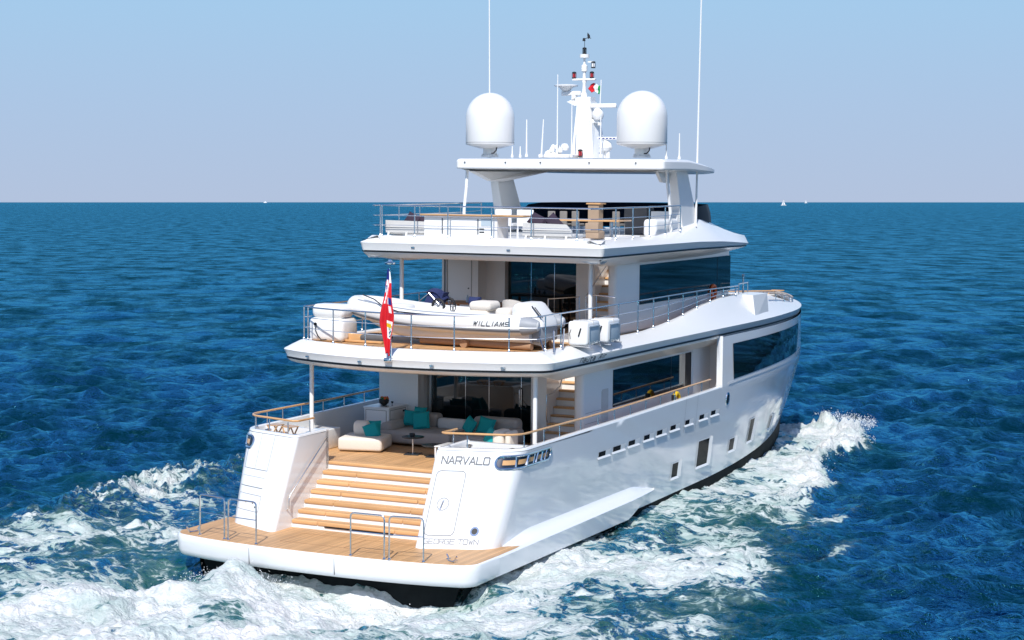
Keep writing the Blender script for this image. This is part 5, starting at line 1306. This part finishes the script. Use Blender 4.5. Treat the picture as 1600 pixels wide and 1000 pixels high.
# ---- heights of the wake
damp = np.clip(1-.75*np.exp(-np.clip(u, 0, 9)*1.5)*inside, .25, 1); H *= damp; DX *= damp; DY *= damp
crest = np.exp(-((u-.86)/.17)**2)*inside*np.where(X >= 0, np.interp(Yy, [0, 8, 12, 18, 23, 27, 28.2], [0, .05, .16, .25, .42, .38, 0]), np.interp(Yy, [-4, 2, 8, 14, 28], [0, .35, .38, .2, .4]))
turb = (fbm(X*1.6, Yy*1.6, 5)-.47)
H += crest*(1+2.4*turb+1.6*(fbm(X*4.2, Yy*4.2, 3)-.45))
H += edge*(fbm(X*.8+9, Yy*.8, 5)-.47)*.42*np.clip(dens+.2, 0, 1)
wl_ = wash*((fbm(X*.55+2, Yy*.55, 5)-.44)*1.15+.10)
H += (wl_-.10*wash)*np.clip((-Yy-3.4)/2.2, 0, 1)*.8
H += np.clip(dens, 0, 1)*(fbm(X*3.4+4, Yy*3.4, 4)-.47)*.30
def g2(cx, cy, s_, h): return h*np.exp(-(((X-cx)**2+(Yy-cy)**2)/s_**2))
H -= .24*np.clip((Yy+6.5)/2, 0, 1)*np.clip((-Yy-2.6)*2, 0, 1)*(sx < 4.6)*np.clip((4.6-sx)/.8, 0, 1)
H += g2(-1.6, -4.35, .62, .62)+g2(-.9, -5.0, .8, .16)+g2(2.6, -3.9, 1.7, -.36)+g2(-3.6, -4.0, 1.3, -.42)+g2(.9, -4.3, 1.2, -.34)+g2(2.2, -5.4, 2.0, -.28)+g2(-3.4, -5.2, 1.5, -.42)
H += .13*np.exp(-np.clip(u, 0, 9)*2.2)*np.clip((Yy-5)/3, 0, 1)*np.clip((27.5-Yy)/2, 0, 1)*inside
H += (sx < hull_b-.3)*(Yy > -2.6)*(Yy < 27)*(-.5)
far = np.clip((RR-5500)/2500, 0, 1); H *= (1-far)
Z = -.35+H
co = np.stack([X+DX, Yy+DY, Z], -1).reshape(-1, 3).astype(np.float32)
idx = np.arange(NR*NA).reshape(NR, NA); nx = np.roll(idx, -1, axis=1)
quads = np.stack([idx[:-1], nx[:-1], nx[1:], idx[1:]], -1).reshape(-1, 4)
me = bpy.data.meshes.new('sea'); me.vertices.add(len(co)); me.vertices.foreach_set('co', co.ravel())
me.loops.add(quads.size); me.loops.foreach_set('vertex_index', quads.ravel().astype(np.int32)[::1])
me.polygons.add(len(quads)); me.polygons.foreach_set('loop_start', np.arange(0, quads.size, 4, dtype=np.int32)); me.polygons.foreach_set('loop_total', np.full(len(quads), 4, dtype=np.int32))
me.polygons.foreach_set('use_smooth', np.ones(len(quads), dtype=bool))
me.update(calc_edges=True)
for nm, arr in (('foam', dens), ('aer', aer)):
    at = me.attributes.new(nm, 'FLOAT', 'POINT'); at.data.foreach_set('value', np.clip(arr, -1, 2).ravel().astype(np.float32))
sea = bpy.data.objects.new('sea', me); COL.objects.link(sea); sea['kind'] = 'structure'

m = bpy.data.materials.new('sea_water'); m.use_nodes = True; n = m.node_tree.nodes; l = m.node_tree.links; p = n['Principled BSDF']
def nd(t, **k):
    x = n.new(t)
    for a, b in k.items(): setattr(x, a, b)
    return x
def mth(op, a, b=None, c=None, clamp=False):
    k = n.new('ShaderNodeMath'); k.operation = op; k.use_clamp = clamp
    for i, v in enumerate((a, b, c)):
        if v is None: continue
        if isinstance(v, (int, float)): k.inputs[i].default_value = v
        else: l.new(v, k.inputs[i])
    return k.outputs[0]
tc = nd('ShaderNodeTexCoord'); P0 = tc.outputs['Object']
def noise(scale, det=4, vec=None, rough=.5, dist=0, sc=(1, 1, 1), rot=0):
    mp = nd('ShaderNodeMapping'); mp.inputs['Scale'].default_value = sc; mp.inputs['Rotation'].default_value = (0, 0, rot); l.new(vec or P0, mp.inputs[0])
    t = nd('ShaderNodeTexNoise'); t.inputs['Scale'].default_value = scale; t.inputs['Detail'].default_value = det; t.inputs['Roughness'].default_value = rough; t.inputs['Distortion'].default_value = dist
    l.new(mp.outputs[0], t.inputs['Vector']); return t
fa = nd('ShaderNodeAttribute'); fa.attribute_name = 'foam'; ae = nd('ShaderNodeAttribute'); ae.attribute_name = 'aer'
# lacy foam: thin bright veins where folded noise is near its middle value, patches where the density is high
wrp = noise(.8, 3, rot=YAW); 
wv = nd('ShaderNodeVectorMath', operation='SCALE'); wv.inputs['Scale'].default_value = .9; l.new(wrp.outputs['Color'], wv.inputs[0])
wa = nd('ShaderNodeVectorMath', operation='ADD'); mst = nd('ShaderNodeMapping', vector_type='TEXTURE'); mst.inputs['Rotation'].default_value = (0, 0, YAW-R(10)); mst.inputs['Scale'].default_value = (1.9, 1, 1); l.new(P0, mst.inputs[0]); l.new(mst.outputs[0], wa.inputs[0]); l.new(wv.outputs[0], wa.inputs[1]); PW = wa.outputs[0]
def vein(scale, det, sc):
    t = noise(scale, det, PW, .55, .3, sc, -YAW*.0)
    return mth('SUBTRACT', 1, mth('MULTIPLY', mth('ABSOLUTE', mth('SUBTRACT', t.outputs[0], .5)), 7.0), clamp=True)
v1 = vein(1.7, 5, (1, .7, 1)); v2 = vein(4.5, 4, (1, .7, 1)); v3 = noise(13, 5, PW, .7).outputs[0]; v4 = noise(2.6, 6, PW, .65, 0, (1, .7, 1)).outputs[0]
pat = mth('ADD', mth('ADD', mth('MULTIPLY', v1, .30), mth('MULTIPLY', v2, .22)), mth('ADD', mth('MULTIPLY', v3, .34), mth('MULTIPLY', v4, .36)))
val = mth('ADD', pat, mth('SUBTRACT', mth('MULTIPLY', fa.outputs['Fac'], 1.25), 1.20))
mr = nd('ShaderNodeMapRange', interpolation_type='SMOOTHSTEP'); mr.inputs['From Min'].default_value = .0; mr.inputs['From Max'].default_value = .19; l.new(val, mr.inputs['Value'])
foam = mth('MULTIPLY', mr.outputs[0], mth('GREATER_THAN', fa.outputs['Fac'], .02), clamp=True)
# body colour of the water
mix = nd('ShaderNodeMix', data_type='RGBA'); mix.inputs[6].default_value = (.0003, .021, .033, 1); mix.inputs[7].default_value = (.006, .085, .075, 1); l.new(ae.outputs['Fac'], mix.inputs[0])
nn = noise(.06, 4); mx2 = nd('ShaderNodeMix', data_type='RGBA', blend_type='MULTIPLY'); mx2.inputs[0].default_value = 1
cr = nd('ShaderNodeMapRange'); cr.inputs['To Min'].default_value = .75; cr.inputs['To Max'].default_value = 1.25; l.new(nn.outputs[0], cr.inputs['Value']); cc = nd('ShaderNodeCombineColor'); [l.new(cr.outputs[0], cc.inputs[i]) for i in range(3)]
l.new(mix.outputs[2], mx2.inputs[6]); l.new(cc.outputs[0], mx2.inputs[7])
# thin milky veil of bubbles around the dense foam
mrv = nd('ShaderNodeMapRange', interpolation_type='SMOOTHSTEP'); mrv.inputs['From Min'].default_value = -.35; mrv.inputs['From Max'].default_value = .25; mrv.inputs['To Max'].default_value = .42; l.new(val, mrv.inputs['Value'])
veil = mth('MULTIPLY', mrv.outputs[0], mth('GREATER_THAN', fa.outputs['Fac'], .02), clamp=True)
mv = nd('ShaderNodeMix', data_type='RGBA'); mv.inputs[7].default_value = (.30, .44, .40, 1); l.new(veil, mv.inputs[0]); l.new(mx2.outputs[2], mv.inputs[6])
b1 = noise(1.5, 5, rough=.6, sc=(1, 1, 1)); b2 = noise(.35, 4, rough=.6); b3 = noise(6, 3)
b4 = noise(.11, 3, rough=.55)
hgt = mth('ADD', mth('ADD', mth('ADD', mth('MULTIPLY', b1.outputs[0], .30), mth('MULTIPLY', b2.outputs[0], .70)), mth('MULTIPLY', b3.outputs[0], .035)), mth('MULTIPLY', b4.outputs[0], .9))
bp_ = nd('ShaderNodeBump'); bp_.inputs['Strength'].default_value = .9; bp_.inputs['Distance'].default_value = 1.0; l.new(hgt, bp_.inputs['Height'])
n.remove(p)
bd = nd('ShaderNodeBsdfDiffuse'); l.new(mv.outputs[2], bd.inputs['Color']); upn = nd('ShaderNodeCombineXYZ'); upn.inputs[2].default_value = 1; l.new(upn.outputs[0], bd.inputs['Normal'])   # light scattered back from inside the water does not follow the ripples
gl = nd('ShaderNodeBsdfGlossy'); gl.inputs['Color'].default_value = (.12, .50, .67, 1); gl.inputs['Roughness'].default_value = .10; l.new(bp_.outputs[0], gl.inputs['Normal'])
fr = nd('ShaderNodeFresnel'); fr.inputs['IOR'].default_value = 1.33; l.new(bp_.outputs[0], fr.inputs['Normal'])
gp_ = noise(.2, 9, rough=.8); gm = nd('ShaderNodeMapRange'); gm.inputs['From Min'].default_value = .36; gm.inputs['From Max'].default_value = .64; gm.inputs['To Min'].default_value = .10; gm.inputs['To Max'].default_value = 1.35; l.new(gp_.outputs[0], gm.inputs['Value'])   # ruffled and slick patches, their lighter and darker reflection painted by noise
mpl = nd('ShaderNodeMapping', vector_type='TEXTURE'); mpl.inputs['Rotation'].default_value = (0, 0, YAW+R(8)); mpl.inputs['Scale'].default_value = (1, 3.2, 1); l.new(P0, mpl.inputs[0])   # far wavelets' light and dark reflection painted as streaks along the view
gq = nd('ShaderNodeTexNoise'); gq.inputs['Scale'].default_value = .28; gq.inputs['Detail'].default_value = 5; gq.inputs['Roughness'].default_value = .75; l.new(mpl.outputs[0], gq.inputs['Vector'])
gn = nd('ShaderNodeMapRange'); gn.inputs['From Min'].default_value = .38; gn.inputs['From Max'].default_value = .62; gn.inputs['To Min'].default_value = .45; gn.inputs['To Max'].default_value = 1.5; l.new(gq.outputs[0], gn.inputs['Value'])
wm = nd('ShaderNodeMixShader'); l.new(mth('MULTIPLY', fr.outputs[0], mth('MULTIPLY', gm.outputs[0], gn.outputs[0]), clamp=True), wm.inputs[0]); l.new(bd.outputs[0], wm.inputs[1]); l.new(gl.outputs[0], wm.inputs[2])
fd = nd('ShaderNodeBsdfDiffuse'); fd.inputs[0].default_value = (.76, .79, .78, 1)
fm = nd('ShaderNodeMapRange'); fm.inputs['From Min'].default_value = .40; fm.inputs['From Max'].default_value = .62; l.new(noise(1.3, 9, PW, .74).outputs[0], fm.inputs['Value']); fcx = nd('ShaderNodeMix', data_type='RGBA'); fcx.inputs[6].default_value = (.42, .55, .52, 1); fcx.inputs[7].default_value = (.92, .92, .91, 1); l.new(mth('ADD', mth('MULTIPLY', fm.outputs[0], .75), mth('MULTIPLY', mth('SUBTRACT', fa.outputs['Fac'], .55), .9), clamp=True), fcx.inputs[0]); l.new(fcx.outputs[2], fd.inputs[0])   # thin foam lets the aerated water tint it
fb = nd('ShaderNodeBump'); fb.inputs['Strength'].default_value = .9; fb.inputs['Distance'].default_value = .14; l.new(mth('ADD', mth('MULTIPLY', v3, .6), mth('MULTIPLY', pat, .8)), fb.inputs['Height']); l.new(fb.outputs[0], fd.inputs['Normal'])
ms_ = nd('ShaderNodeMixShader'); l.new(foam, ms_.inputs[0]); l.new(wm.outputs[0], ms_.inputs[1]); l.new(fd.outputs[0], ms_.inputs[2]); l.new(ms_.outputs[0], n['Material Output'].inputs[0])
me.materials.append(m)

# flying spray : one cloud of droplets and flecks
sp = MB(); rr = random.Random(3)
def drop(x, y, z, r):
    vs = [(x+r, y, z), (x-r, y, z), (x, y+r, z), (x, y-r, z), (x, y, z+r*1.2), (x, y, z-r)]
    sp.add(vs, [(0, 2, 4), (2, 1, 4), (1, 3, 4), (3, 0, 4), (2, 0, 5), (1, 2, 5), (3, 1, 5), (0, 3, 5)])
for k in range(2600):
    t_ = rr.random()**.8; y = lerp(27.3, 20.5, t_); b = float(np.interp(y, yk, bs)); x = b*(.80+.25*rr.random()); z = -.35+np.interp(y, (20, 23, 27), (.35, .7, .5))+abs(rr.gauss(0, .12))
    drop(x, y+rr.gauss(0, .2), z, .004+.014*rr.random()**2.5)
for k in range(1500):
    x = rr.gauss(-1.3, .8); y = -4.45+rr.gauss(0, .25); z = -.38+abs(rr.gauss(0, .13))-.16*abs(x+1.4); drop(x, y, z, .004+.011*rr.random()**2.5)
for k in range(700):
    x = rr.uniform(.2, 3.4); y = -4.1+rr.gauss(0, .2); z = -.92+abs(rr.gauss(0, .09)); drop(x, y, z, .004+.010*rr.random()**2.5)
for k in range(260):
    y = rr.uniform(16, 26); x = float(np.interp(y, yk, bs))*(.95+.1*rr.random()); drop(x, y, -.25+abs(rr.gauss(0, .1)), .006+.014*rr.random()**2)
o = sp.build('spray', mat('spray_white', (.85, .87, .88), .5), None, world=True, smooth=True, ang=180, recalc=False); o['kind'] = 'stuff'; o['label'] = 'white droplets of spray over the bow wave and stern wash'

# ------------------------------------------------------------------ settle the yacht and all it carries on its trim and heel
for o in ROOTS:
    o.matrix_world = BT @ (Matrix.Translation(o.location) @ o.rotation_euler.to_matrix().to_4x4())
for o in bpy.data.objects:
    if '_org' in o: del o['_org']
scn.render.engine = 'CYCLES'
